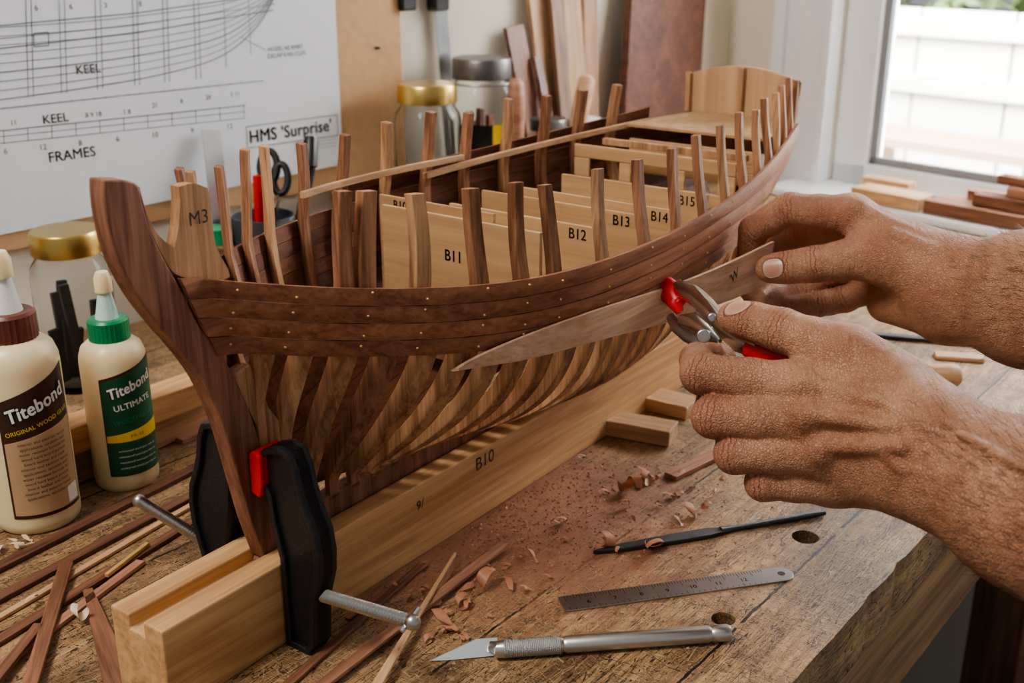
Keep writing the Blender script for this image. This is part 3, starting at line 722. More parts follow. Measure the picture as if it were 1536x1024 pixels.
# lower (right) hand
idx=chain((1200,580,.642,.0138),(1052,560,.660,.0118),(1046,540,.692,.0102),(1082,536,.716,.0092))
mdl=chain((1207,628,.634,.0136),(1070,625,.652,.0120),(1072,600,.684,.0104),(1110,582,.703,.0094))
rng=chain((1226,678,.634,.0130),(1102,680,.650,.0113),(1104,658,.680,.0100),(1142,632,.698,.0090))
ltl=chain((1250,724,.642,.0120),(1145,724,.652,.0100),(1150,704,.677,.0090),(1180,682,.692,.0082))
thb=chain((1270,530,.640,.0150),(1172,495,.662,.0126),(1128,482,.676,.0112),(1100,476,.688,.0098))
WR=(1385,660,.606,.0275); WR2=(1390,705,.603,.0255)
base=[c for c in chain((1345,592,.622,.0190),(1270,530,.640,.0155))]+chain(WR,(1345,592,.622,.0190))
base+=[(P(*WR[:3]),P(1200,580,.645),.024,.0150),(P(*WR[:3]),P(1207,628,.640),.024,.0150),(P(*WR2[:3]),P(1226,678,.640),.023,.0145),(P(*WR2[:3]),P(1250,724,.648),.022,.0135)]
base+=[(P(1330,640,.64),P(1240,625,.668),.022,.018),(P(1320,690,.64),P(1260,690,.665),.020,.014)]
base+=[(P(*WR[:3]),P(1536,738,.560),.0275,.034),(P(*WR2[:3]),P(1540,775,.557),.0255,.033),(P(1536,745,.56),P(1790,860,.49),.036,.044),(P(1540,775,.557),P(1790,890,.485),.033,.042)]
for a,b in(((1340,640,.584),(1215,620,.618)),((1350,670,.578),(1235,668,.618)),((1345,615,.596),(1210,575,.626))): base.append((P(*a),P(*b),.0035,.0048,.005))
for px,py,t in((1202,578,.629),(1212,626,.621),(1232,676,.621)): base.append((P(px,py,t),P(px-8,py,t+.003),.0078,.0062,.006))
for a,b in(((1390,640,.575),(1320,600,.595)),((1320,600,.595),(1260,585,.618)),((1440,720,.557),(1350,700,.580)),((1350,700,.580),(1290,640,.602)),((1290,640,.602),(1240,600,.616)),((1536,700,.522),(1440,650,.557))): base.append((P(*a),P(*b),.0026,.0021,.0035))
tt=P(1106,472,.680); nl=[(tt,((CAMP-tt).normalized()*.5+Vector((0,0,1))).normalized(),(P(1100,476,.688)-P(1172,495,.662)).normalized(),.0078,.0062)]
hd=(P(1385,660,.606)-P(1790,860,.49)).normalized()
arm(base,[idx,mdl,rng,ltl,thb],nl,person,hairdir=hd)
# upper (left) hand
idx=chain((1278,322,.842,.0142),(1184,314,.862,.0124),(1130,345,.880,.0108),(1124,384,.893,.0098))
mdl=chain((1295,345,.868,.0142),(1200,345,.897,.0122),(1150,385,.902,.0108),(1128,436,.892,.0098))
rng=chain((1305,385,.880,.0135),(1240,410,.907,.0116),(1185,440,.902,.0103),(1140,450,.890,.0094))
ltl=chain((1320,425,.880,.0120),(1268,448,.900,.0104),(1222,458,.895,.0095),(1185,460,.887,.0086))
thb=chain((1300,385,.825,.0155),(1222,396,.836,.0130),(1182,401,.843,.0116),(1154,403,.848,.0104))
WR=(1425,418,.800,.0265); WR2=(1425,455,.802,.0245)
base=chain(WR,(1370,395,.812,.0195),(1300,385,.826,.0155))
base+=[(P(*WR[:3]),P(1278,322,.845),.024,.0148),(P(*WR[:3]),P(1295,345,.868),.024,.0145),(P(*WR2[:3]),P(1305,385,.88),.022,.014),(P(*WR2[:3]),P(1320,425,.88),.022,.0125),(P(1330,455,.855),P(1425,465,.81),.0145,.021)]
base+=[(P(*WR[:3]),P(1540,425,.745),.0265,.0330),(P(*WR2[:3]),P(1540,475,.748),.0245,.030),(P(1536,430,.747),P(1790,470,.65),.034,.042),(P(1536,475,.747),P(1790,520,.65),.032,.040)]
for a,b in(((1390,360,.797),(1290,312,.828)),((1400,375,.782),(1340,350,.804))): base.append((P(*a),P(*b),.003,.0038,.005))
base.append((P(1280,312,.832),P(1272,312,.836),.008,.006,.006))
for a,b in(((1536,400,.710),(1440,395,.768)),((1440,395,.768),(1380,370,.792))): base.append((P(*a),P(*b),.0026,.0021,.0035))
tt=P(1158,402,.838); nl=[(P(1159,401,.836),((CAMP-tt).normalized()+Vector((-.2,0,.25))).normalized(),(P(1154,403,.848)-P(1222,396,.836)).normalized(),.0078,.0070)]
hd=(P(1425,430,.80)-P(1790,490,.65)).normalized()
arm(base,[idx,mdl,rng,ltl,thb],nl,person,hairdir=hd,hairx=1420)
# ================================================================ BENCH TOOLS
def rz(p0,p1): d=p1-p0; return math.atan2(d.y,d.x),d.length
p0=onZ(645,987,.003); p1=onZ(1095,948,.006); an,Ln=rz(p0,p1)
k=thing('craft_knife','silver craft knife with pointed blade lying nearest the camera','knife',(p0.x,p0.y,0),an)
bl=[(0,.0012),(.028,.0100),(.041,.0102),(.041,.0014),(.010,.0008)]
MB().add([(x,-.0006+z*.9,z*.8) for x,z in bl]+[(x,z*.9,z*.8) for x,z in bl],[(0,1,2,3,4),(5,6,7,8,9),(0,1,6,5),(1,2,7,6),(2,3,8,7),(3,4,9,8),(4,0,5,9)]).build('blade',BLADE,k)
MB().tube([(.036,.004,.0058),(.040,.002,.0058),(.0405,0,.0058),(.044,0,.0058)],[.0030,.0042,.0052,.0055],16).build('collet',ALU,k,smooth=40)
pp=[];r_=[]
for i in range(61): pp.append((.044+.034*i/60,0,.0058)); r_.append(.0056 if i%2 else .0053)
MB().tube(pp,r_,22).build('knurled_grip',KNURL,k,smooth=20)
MB().tube([(.078,0,.0058),(.080,0,.0058),(.082,0,.0058),(Ln-.014,0,.0058),(Ln-.012,0,.0058),(Ln-.010,0,.0058),(Ln-.002,0,.0058),(Ln,0,.0058)],[.0054,.0045,.0053,.0053,.0044,.0053,.0053,.0045],18).build('handle',ALU,k,smooth=35)
p0=onZ(842,908); p1=onZ(1188,860); an,Ln=rz(p0,p1)
k=thing('steel_ruler','short steel ruler lying between the craft knife and the file','ruler',(p0.x,p0.y,0),an)
hw=.0085; pts=[(0,-hw),(Ln-.008,-hw)]+[(Ln-.008+.008*math.sin(t),-hw*math.cos(t)) for t in [math.pi*i/10 for i in range(1,10)]]+[(Ln-.008,hw),(0,hw)]
bd=MB().prism(pts,.0003,.0013,'z').build('blade',STEEL,k,bevel=.0002)
mb=MB()
for i in range(int((Ln-.02)/.002)):
    l=.006 if i%5==0 else .003; mb.box((.004+i*.002,hw-.0005-l/2,.00135),(.0003,l,.0001))
    if i%2==0: mb.box((.004+i*.002,-hw+.0005+l/4,.00135),(.0003,l/2,.0001))
mb.build('graduations',INKD,bd)
for i in range(1,8): lettering(str(i+5),.0052,(i*.018,-.0015,.0014),(1,0,0),(0,1,0),INKD,k,bold=.01)
MB().lathe([(.0026,0),(.0026,.00012)],18,(Ln-.008,0,.0013)).build('hole',INKD,k)  # flat dark disc in place of the shade in a hole; blade is not pierced
p0=onZ(890,832); p1=onZ(1237,774); an,Ln=rz(p0,p1)
k=thing('needle_file','dark slender needle file lying beside the bench hole','file',(p0.x,p0.y,0),an)
MB().prism([(0,-.0006),(.02,-.0034),(.06,-.0050),(.088,-.0052),(.100,-.0028),(.100,.0028),(.088,.0052),(.06,.0050),(.02,.0034),(0,.0006)],.0008,.0038,'z').build('file_blade',DSTEEL,k,bevel=.0006)
MB().tube([(.098,0,.0025),(.106,0,.0025),(.112,0,.0025),(Ln-.01,0,.003),(Ln,0,.003)],[.0030,.0024,.0021,.0026,.0016],12).build('tang',DSTEEL,k,smooth=50)
def bar(name,label,cat,p0,p1,w,h,mat,group=None,taper=1.0,roll=0,bevel=.0005):
    p0=Vector(p0);p1=Vector(p1); d=p1-p0; Ln=d.length; x=d.normalized()
    upv=Vector((0,0,1)) if abs(x.z)<.95 else WN
    if name=='wood_stick' or name=='mahogany_board': upv=WN
    y=upv.cross(x).normalized(); z=x.cross(y)
    if roll: q=Matrix.Rotation(roll,3,x); y=q@y; z=q@z
    M=Matrix.Identity(4)
    for i in range(3): M[i][0]=x[i];M[i][1]=y[i];M[i][2]=z[i];M[i][3]=p0[i]
    w2=w*taper
    vs=[(0,-w/2,0),(0,w/2,0),(0,w/2,h),(0,-w/2,h),(Ln,-w2/2,0),(Ln,w2/2,0),(Ln,w2/2,h),(Ln,-w2/2,h)]
    o=MB().add(vs,[(0,1,2,3),(4,5,6,7),(0,1,5,4),(1,2,6,5),(2,3,7,6),(3,0,4,7)]).build(name,mat,bevel=bevel,M=M)
    tag(o,label,cat,group); return o
def bb(name,label,cat,a,b,w,h,mat,z=0.0005,z2=None,**k):
    p0=onZ(a[0],a[1],z); p1=onZ(b[0],b[1],z if z2 is None else z2); return bar(name,label,cat,p0,p1,w,h,mat,**k)
G='thin dark strips piled at the lower left'
bb('wood_strip','broad dark walnut strip nearest the glue bottles','wood strip',(-30,868),(318,692),.010,.0035,DSTRIP,group=G)
bb('wood_strip','dark walnut strip second from the glue bottles','wood strip',(-30,915),(322,727),.009,.003,DSTRIP,group=G)
bb('wood_strip','pale thin strip between the dark walnut strips','wood strip',(-20,940),(300,752),.005,.0025,LSTRIP,group=G)
bb('wood_strip','dark strip running under the brass rod','wood strip',(-20,975),(300,778),.008,.003,DSTRIP,group=G)
bb('wood_strip','reddish thin strip just left of the far clamp screw','wood strip',(-10,1010),(212,845),.007,.003,RSTRIP,group=G)
bb('wood_strip','dark strip crossing over the pile toward the photo bottom','wood strip',(40,1050),(100,848),.009,.003,DSTRIP,z=.0042,group=G)
bb('wood_strip','short thin dark strip near the bottom left corner','wood strip',(-20,1040),(60,940),.007,.003,DSTRIP,z=.0042,group=G)
bb('wood_offcut','flat pointed dark walnut offcut beside the beam end','offcut',(185,1040),(132,888),.018,.003,DSTRIP,taper=.35)
bb('wood_offcut','small flat reddish offcut behind the far clamp','offcut',(268,664),(330,640),.012,.004,RSTRIP)
bb('brass_rod','thin brass rod lying across the strip pile','rod',(160,866),(222,818),.003,.003,BRASS,z=.0036)
G='strips lying in front of the beam'
bb('wood_strip','dark strip leaning from the near clamp to the right','wood strip',(425,1035),(632,850),.006,.0025,DSTRIP,group=G)
bb('wood_strip','long reddish brown strip crossing the clamp screw','wood strip',(470,1040),(757,818),.0075,.0025,RSTRIP,z=.0036,group=G)
bb('wood_strip','pale narrow strip pointed at its far end, front of beam','wood strip',(562,1035),(683,832),.006,.0022,LSTRIP,z=.0066,taper=.3,group=G)
bb('wood_strip','thin dark strip closest to the side of the beam','wood strip',(520,930),(640,848),.004,.002,DSTRIP,group=G)
bb('wood_offcut','small reddish wood offcut lying beneath the hands','offcut',(1005,718),(1092,676),.012,.004,RSTRIP)
bb('wood_block','larger rectangular wood block beside the beam','block',(890,640),(1010,662),.026,.014,LSTRIP,bevel=.001)
bb('wood_block','flat wood block behind the larger block, under the hull','block',(942,598),(1040,622),.030,.012,LSTRIP,bevel=.001)
bb('wood_block','narrow upright wood block against the beam side','block',(850,645),(885,628),.012,.020,RSTRIP,bevel=.001)
bb('softwood_batten','lower pale batten lying behind the small glue bottle','batten',(60,735),(345,612),.032,.030,LSTRIP,bevel=.001)
bb('softwood_batten','upper pale batten stacked on the lower batten','batten',(60,690),(335,585),.028,.022,PINE,z=.031,bevel=.001)
p0=onZ(1352,560,.010);p1=onZ(1442,566,.010); an,Ln=rz(p0,p1)
k=thing('chisel','pale wooden handled chisel lying behind the lower hand','chisel',(p0.x,p0.y,0),an)
MB().tube([(0,0,.011),(.01,0,.011),(.03,0,.011),(Ln*.8,0,.011),(Ln-.004,0,.011),(Ln,0,.011)],[.006,.009,.0095,.0115,.0105,.006],18).build('handle',LSTRIP,k,smooth=50)
MB().box((-.05,0,.008),(.11,.012,.003)).build('chisel_blade',STEEL,k)
bb('marking_knife','dark slim steel blade tool behind the hands','tool',(1290,503),(1462,517),.010,.004,DSTEEL)
bb('wood_offcut','small pale offcut beside the dark steel tool','offcut',(1402,535),(1475,540),.016,.004,LSTRIP)
bb('wood_offcut','pale offcut at the right edge behind the forearms','offcut',(1480,500),(1600,520),.02,.006,LSTRIP)
G='offcuts on the window sill'
def sillbar(label,pa,pb,w,h,mat,off,z=.0145):
    def q(p):
        r=onPlane(p[0],p[1],Vector((0,0,z)),Vector((0,0,1))); s=(r-CORN).dot(RD); return CORN+RD*s+RN*off+Vector((0,0,z))
    return bar('wood_offcut',label,'offcut',q(pa),q(pb),w,h,mat,group=G,bevel=.001)
sillbar('pale square-ended offcut at the left of the window sill',(1262,303),(1365,322),.05,.020,LSTRIP,.080)
sillbar('thin pale offcut behind the square-ended one on the sill',(1285,290),(1350,304),.024,.026,LSTRIP,.035)
sillbar('long dark red offcut at the bottom of the sill pile',(1375,322),(1640,365),.035,.020,DSTRIP,.085)
sillbar('reddish offcut in the middle of the sill pile',(1370,322),(1600,360),.030,.018,RSTRIP,.045)
sillbar('dark offcut in the second layer of the sill pile',(1400,325),(1620,362),.030,.016,DSTRIP,.070,.0355)
sillbar('reddish offcut behind the second layer of the sill pile',(1385,318),(1600,358),.024,.014,RSTRIP,.038,.0340)
sillbar('pale brown offcut in the third layer of the sill pile',(1430,320),(1640,360),.030,.014,RSTRIP,.060,.0525)
sillbar('topmost dark brown offcut of the sill pile',(1410,300),(1600,330),.022,.012,DSTRIP,.055,.0675)
# shavings
def curl(seed):
    r=random.Random(seed); n=22; V_=[];F_=[]; R0=r.uniform(.004,.008); w=r.uniform(.0022,.0042); turns=r.uniform(.35,1.3); pitch=r.uniform(.004,.012)*r.choice((-1,1)); flat=r.uniform(.45,.85)
    for i in range(n+1):
        t=i/n; th=turns*2*math.pi*t+.3; rad=R0*(1-.55*t)
        c=Vector((rad*math.cos(th),pitch*t,R0*flat+rad*math.sin(th)*flat)); ww=w*(.15+.85*math.sin(math.pi*min(1,t*.9+.08)))
        tw=t*2.0; sd=Vector((.5*math.sin(tw),math.cos(tw*.5),.45*math.sin(tw*1.3))).normalized()*ww
        V_+= [c-sd,c+sd]
        if i: F_.append((2*i-2,2*i-1,2*i+1,2*i))
    mz=min(v.z for v in V_); return [v-Vector((0,0,mz-.0002)) for v in V_],F_
SHR=plain('red_shaving',(.44,.195,.11),.5,var=.3,bscale=300); SHL=plain('pale_shaving',(.74,.58,.40),.6,var=.15,bscale=300)
protos=[]
for i in range(9):
    v,f=curl(i+3); me=bpy.data.meshes.new('wood_shaving'); me.from_pydata([tuple(q) for q in v],[],f)
    me.polygons.foreach_set('use_smooth',[True]*len(f)); me.materials.append(SHR); protos.append(me)
spots=[(955,715),(1000,748),(1018,745),(985,760),(840,790),(856,797),(775,880),(787,887),(690,905),(704,912),(680,945),(666,952),(655,938),(700,960),(786,832),(805,838),(912,818),(985,830),(1010,783),(1085,718),(745,810),(725,850),(760,760),(900,700),(875,735),(935,760),(1040,735),(1020,712),(830,850),(640,885),(615,900),(870,690),(800,720),(955,780),(1100,700),(590,880),(720,790),(735,925),(600,990),(905,740),(965,722),(700,880),(715,868),(672,925),(850,812),(930,830),(770,800),(1060,760),(640,960),(820,870),(650,905),(690,860),(735,880),(760,850),(620,930),(880,770),(960,740),(1030,770),(990,720),(1070,735)]
BIGS={0,1,4,6,8,10,12,14,16,17,40,41,50,52,56,57}
for i,(px,py) in enumerate(spots):
    o=bpy.data.objects.new('wood_shaving',protos[i%9]); COL.objects.link(o); p=onZ(px,py,.0006); s=R.uniform(1.0,1.5) if i in BIGS else R.uniform(.4,.9)
    o.matrix_basis=Matrix.Translation(p)@Matrix.Rotation(R.uniform(0,6.28),4,'Z')@Matrix.Scale(s,4)
    tag(o,'small curled reddish wood shaving scattered on the bench in front of the hull','wood shaving','reddish shavings in front of the hull')
pm=[m.copy() for m in protos[:3]]
for m in pm: m.materials.clear(); m.materials.append(SHL)
for i,(px,py) in enumerate([(15,820),(35,812),(22,832),(45,825),(5,828),(110,925),(50,905)]):
    o=bpy.data.objects.new('wood_shaving',pm[i%3]); COL.objects.link(o); p=onZ(px,py,.0045 if i>4 else .0006)
    o.matrix_basis=Matrix.Translation(p)@Matrix.Rotation(R.uniform(0,6.28),4,'Z')@Matrix.Scale(R.uniform(.8,1.2),4)
    tag(o,'pale curled wood shaving lying near the large glue bottle','wood shaving','pale shavings at the lower left')
mb=MB()
for i in range(12000):
    px=R.gauss(765,165); py=R.gauss(780,85)
    if not(500<px<1200 and 640<py<1010): continue
    p=onZ(px,py); rel=p.dot(BV)-B0
    if abs(rel)<.025: continue
    s=R.uniform(.0002,.0007) if R.random()<.82 else R.uniform(.0009,.0020); q=[p+Vector((R.uniform(-s,s),R.uniform(-s,s),0)) for _ in range(3)]+[p+Vector((0,0,s*.6))]
    mb.add(q,[(0,1,2),(0,1,3),(1,2,3),(2,0,3)])
o=mb.build('sawdust',SHR); tag(o,'fine reddish sawdust sprinkled on the bench in front of the hull','sawdust',kind='stuff')
# ================================================================ GLUE BOTTLES
def bottle(label,loc,r,H,capm,labm,face,big):
    k=thing('glue_bottle',label,'glue bottle',loc)
    b=H*.69
    MB().lathe([(.001,0),(r*.9,0),(r*.985,.003),(r,.008),(r,b*.86),(r*.985,b*.90),(r*.90,b*.955),(r*.70,b*.99),(r*.52,b*1.01),(.001,b*1.01)],48).build('bottle_body',GLUE,k,smooth=50)
    cr=r*.60; n=60; vs=[];fs=[]
    prof=[(0,b),(cr,b),(cr,b+H*.085),(cr*.9,b+H*.095),(0,b+H*.095)]
    for rr,z in prof:
        for q in range(n):
            th=2*math.pi*q/n; e=rr*(1.03 if(q%2 and rr==cr) else 1)+.0001; vs.append((e*math.cos(th),e*math.sin(th),z))
    for i in range(len(prof)-1):
        for q in range(n): fs.append((i*n+q,i*n+(q+1)%n,(i+1)*n+(q+1)%n,(i+1)*n+q))
    MB().add(vs,fs).build('cap',capm,k,smooth=30)
    z0=b+H*.094
    MB().lathe([(.001,z0),(cr*.60,z0),(cr*.52,z0+H*.03),(cr*.36,z0+H*.10),(cr*.33,z0+H*.125),(.001,z0+H*.125)],24).build('nozzle',NOZ if big else NOZG,k,smooth=50)
    z1=z0+H*.12
    MB().lathe([(.001,z1),(cr*.44,z1),(cr*.44,z1+H*.06),(cr*.30,z1+H*.088),(.001,z1+H*.09)],24).build('nozzle_tip',GLUE,k,smooth=50)
    def patch(a0,a1,za,zb,m,off,nm='label_patch',sl=0):
        q=24; vs=[];fs=[]
        for i in range(q+1):
            th=face+a0+(a1-a0)*i/q; dz=sl*(i/q-.5)
            for rr in(r+off-.0003,r+off):
                for z in(za,zb+dz): vs.append((rr*math.cos(th),rr*math.sin(th),z))
        for i in range(q):
            o_=i*4; fs+=[(o_+2,o_+3,o_+7,o_+6),(o_,o_+4,o_+5,o_+1),(o_+1,o_+5,o_+7,o_+3),(o_,o_+2,o_+6,o_+4)]
        fs+=[(0,1,3,2),(q*4,q*4+2,q*4+3,q*4+1)]
        return MB().add(vs,fs).build(nm,m,k,smooth=40)
    Rt=r+.0014
    def brand(z,rot):
        wraptext('Titebond',r*.47,Rt-.0003,face,z-.0002,INKD,k,rot,bold=.075,sx=.82,slant=.14); wraptext('Titebond',r*.47,Rt+.0002,face,z,LWH,k,rot,bold=.034,sx=.85,slant=.14)
    if big:
        patch(-.92,.92,b*.10,b*.80,LABDB,.0004,sl=.020); patch(-.86,.86,b*.12,b*.55,LABB,.0007,sl=.010)
        brand(b*.70,.30); wraptext('ORIGINAL WOOD GLUE',r*.15,Rt,face,b*.60,YEL,k,.22,bold=.02)
        for i in range(12): wraptext(['interior and exterior wood','applications. sandable and','water resistant formula for','wood hard board particle','board leather and cloth'][i%5],r*.108,Rt,face,b*(.515-.027*i),INKD,k,.06)
        patch(.45,.8,b*.13,b*.22,LWH,.0009,'barcode')
    else:
        patch(-.95,.95,b*.12,b*.84,LABDB,.0004,sl=.012); patch(-.9,.9,b*.13,b*.82,LABG,.0007,sl=.012); patch(-.9,.9,b*.36,b*.43,YEL,.0009,sl=.006)
        brand(b*.73,.27); wraptext('ULTIMATE',r*.27,Rt,face,b*.61,LWH,k,.14,bold=.02); wraptext('WOOD GLUE',r*.22,Rt,face,b*.51,CAPG,k,.12,bold=.02); wraptext('8 FL. OZ',r*.12,Rt,face,b*.395,INKD,k)
        for i in range(4): wraptext('waterproof wood glue clean up',r*.10,Rt,face,b*(.30-.04*i),LWH,k)
pb_=onZ(60,775); bottle('large cream glue bottle with brown cap at the left edge',(pb_.x,pb_.y,0),.0295,.205,CAPB,LABB,math.radians(-46),True)
pb_=onZ(192,718); bottle('smaller cream glue bottle with green cap and green label',(pb_.x,pb_.y,0),.0245,.172,CAPG,LABG,math.radians(-44),False)
# ================================================================ JARS
def jar(label,loc,r,H,lidm,wire=False,lab=False):
    k=thing('glass_jar',label,'jar',loc)
    MB().lathe([(.001,0),(r*.92,0),(r,.006),(r,H*.72),(r*.95,H*.78),(r*.78,H*.84),(r*.76,H*.93),(r*.72,H*.93),(r*.74,H*.84),(r*.91,H*.77),(r*.96,H*.71),(r*.96,.008),(r*.88,.005),(.001,.005)],36).build('jar_body',GLASS,k,smooth=50)
    MB().lathe([(.001,H*.93),(r*.84,H*.93),(r*.84,H*.86),(r*.88,H*.86),(r*.88,H*.985),(r*.84,H),(.001,H)],36).build('lid',lidm,k,smooth=40)
    if wire: MB().tube([(r*.93*math.cos(t),r*.93*math.sin(t),H*.83) for t in [i*math.pi/12 for i in range(25)]],.0016,6).build('wire_band',STEEL,k,smooth=60)
    if lab:
        for a0,a1,mt in((-2.2,-1.15,BLACKP),(-1.25,-.75,YEL)):
            vs=[];fs=[]
            for i in range(13):
                th=a0+(a1-a0)*i/12; rr=r*(1.01 if mt is BLACKP else 1.02)
                vs+=[(rr*math.cos(th),rr*math.sin(th),H*.12),(rr*math.cos(th),rr*math.sin(th),H*.56)]
                if i: fs.append((2*i-2,2*i,2*i+1,2*i-1))
            MB().add(vs,fs).build('label_patch',mt,k,smooth=60)
    return k
def wl(px,off,z=0):
    best=onPlane(px,200,WP+WN*off,WN); return Vector((best.x,best.y,z))
q=onZ(128,572); jar('glass jar with gold lid holding dark bits, behind the green capped bottle',(q.x,q.y,0),.036,.150,GOLD)
for i in range(9):
    a=Vector((q.x+R.uniform(-.018,.018),q.y+R.uniform(-.018,.018),.008)); b=a+Vector((R.uniform(-.012,.012),R.uniform(-.008,.008),R.uniform(.05,.10)))
    bar('metal_clip','dark metal clip standing inside the gold lidded jar','clip',a,b,.009,.005,DSTEEL,group='clips in the gold lidded jar')
jar('glass jar with black lid behind the large glue bottle',(-.478,.945,0),.032,.125,BLACKP)
rs=thing('shelf_riser','low wooden shelf riser along the back wall behind the hull','shelf'); rs.matrix_basis=MW.copy()
MB().box((.63,-.075,.064),(.54,.14,.012)).build('shelf_board',BROWNZ,rs)
for x in(.38,.88): MB().box((x,-.075,.029),(.015,.14,.058)).build('support',BROWNZ,rs)
J1=wl(642,.075,.0705); jar('empty glass jar with gold screw lid, left of the two behind the hull',J1,.042,.160,GOLD)
J2=wl(724,.065,.0705); jar('larger glass jar with grey lid, wire band and yellow label',J2,.044,.182,LIDM,True,True)
for i in range(9):
    a=J2+Vector((R.uniform(-.022,.022),R.uniform(-.022,.022),.008)); bar('metal_bit','rusty metal bit inside the wire banded jar','metal bit',a,a+Vector((R.uniform(-.01,.01),R.uniform(-.01,.01),R.uniform(.07,.125))),.009,.006,DSTRIP,group='rusty bits in the wire banded jar')
J3=wl(878,.085,.0705); jar('small jar with white lid behind the stern ribs',J3,.026,.085,WHITE)
J4=wl(822,.112,.0705); jar('short glass jar with metal lid between the tall jar and white lidded jar',J4,.028,.10,LIDM)
jt=wl(545,.06,.0705); k=thing('round_tin','shallow round tin with gold lid beside the plan','tin',jt); MB().lathe([(.001,0),(.042,0),(.042,.030),(.001,.030)],36).build('tin_body',STEEL,k,smooth=40); MB().lathe([(.001,.030),(.0435,.030),(.0435,.040),(.001,.041)],36).build('lid',GOLD,k,smooth=40)
G='sticks leaning on the back wall'
def lean(label,pxa,pya,pxb,pyb,w,h,mat,offa,offb,name='wood_stick',cat='wood stick',z0=.0725):
    a=onPlane(pxa,pya,WP+WN*offa,WN); b=onPlane(pxb,pyb,WP+WN*offb,WN)
    if a.z<z0: a.z=z0
    return bar(name,label,cat,a,b,w,h,mat,group=G if name=='wood_stick' else None)
lean('dark narrow stick leaning leftmost among the wall sticks',812,300,768,40,.036,.006,DSTRIP,.055,.012)
lean('wide tan stick leaning behind the small jars',835,300,800,-50,.046,.007,TANZ,.045,.006)
lean('brown stick leaning in front of the wide tan stick',852,300,826,-50,.026,.007,BROWNZ,.062,.018)
lean('light brown stick leaning in the middle of the bundle',868,300,850,-50,.038,.007,TANZ,.052,.010)
lean('medium brown stick leaning right of the middle stick',882,300,880,-50,.032,.007,BROWNZ,.042,.006)
lean('short dark stick leaning low in the bundle',838,300,802,85,.014,.006,DSTRIP,.080,.030)
lean('wide dark mahogany board leaning near the wall corner',974,350,1000,-80,.200,.014,MAHOG,.050,.014,'mahogany_board','board',z0=.006)
def lhandle(label,pxa,pya,pxb,pyb,off,mat,r):
    a=onPlane(pxa,pya,WP+WN*off,WN); b=onPlane(pxb,pyb,WP+WN*off,WN); a.z=max(a.z,.072)
    o=MB().tube([a,a+(b-a)*.3,a+(b-a)*.75,b-(b-a)*.05,b],[r*.7,r*.8,r,r*.9,r*.4],14).build('wooden_dowel',mat,smooth=60); tag(o,label,'dowel')
lhandle('round pale wooden dowel leaning behind the stern ribs',855,245,882,112,.120,LSTRIP,.0125)
lhandle('short brown round wooden dowel beside the large jar',776,270,774,118,.12,RSTRIP,.011)
sq=bar('steel_rule','long steel rule standing upright behind the large jar','ruler',Vector((J2.x,J2.y,.0715))+(-WN*.054),Vector((J2.x,J2.y,.42))+(-WN*.054)+WD*-.03,.022,.0012,STEEL)
tc_=Vector((-.272,1.215,0)); k=thing('tool_tin','dark tin holding scissors and a marker behind the bow','tin',tc_)
MB().lathe([(.001,0),(.034,0),(.034,.115),(.0325,.115),(.0325,.003),(.001,.003)],30).build('tin_body',plain('dark_tin',(.06,.06,.07),.4),k,smooth=40)
sc=thing('scissors','black handled scissors standing in the dark tin','scissors',tc_+Vector((0,0,.004)))
def loop(cx,cy,rx,ry): return [P(cx+rx*math.cos(t),cy+ry*math.sin(t),1.245) for t in [i*math.pi/10 for i in range(21)]]
MB().tube(loop(403,250,13,24),.004,8).build('handle',BLACKP,sc,world=True,smooth=60); MB().tube(loop(421,268,11,22),.004,8).build('handle',BLACKP,sc,world=True,smooth=60)
MB().tube([P(408,275,1.245),tc_+Vector((.004,0,.006))],[.004,.002],8,.4).build('blade',STEEL,sc,world=True); MB().tube([P(418,290,1.245),tc_+Vector((-.004,0,.006))],[.004,.002],8,.4).build('blade',STEEL,sc,world=True)
mk=thing('marker_pen','black marker pen standing behind the bow ribs','marker',tc_+Vector((.018,.01,.004)))
MB().tube([tc_+Vector((.016,.01,.005)),P(465,250,1.25)],.0065,12).build('barrel',BLACKP,mk,world=True,smooth=50); MB().tube([P(465,250,1.25),P(466,212,1.25),P(466,205,1.25)],[.0082,.0082,.006],12).build('cap',BLACKP,mk,world=True,smooth=50)
bar('red_pencil','red pencil standing in the dark tin','pencil',tc_+Vector((-.012,.012,.005)),P(383,262,1.24),.008,.008,REDP)
ra=onPlane(332,330,WP+WN*.05,WN); rb_=onPlane(316,194,WP+WN*.024,WN)
bar('steel_rule','short steel rule leaning toward the plan behind the bow','ruler',Vector((ra.x,ra.y,.0915)),rb_,.024,.0012,STEEL,roll=0)
o=MB().box((ra.x-.010,ra.y-.020,.045),(.055,.055,.09)).build('wooden_box',BROWNZ,bevel=.002); tag(o,'small brown wooden box under the green tape roll','box')
tp=thing('tape_roll','green tape roll standing behind the bow','tape',(ra.x,ra.y-.030,.0905)); MB().lathe([(.009,0),(.016,0),(.016,.016),(.009,.016)],30,(0,0,0)).build('tape',GREENT,tp,smooth=40)
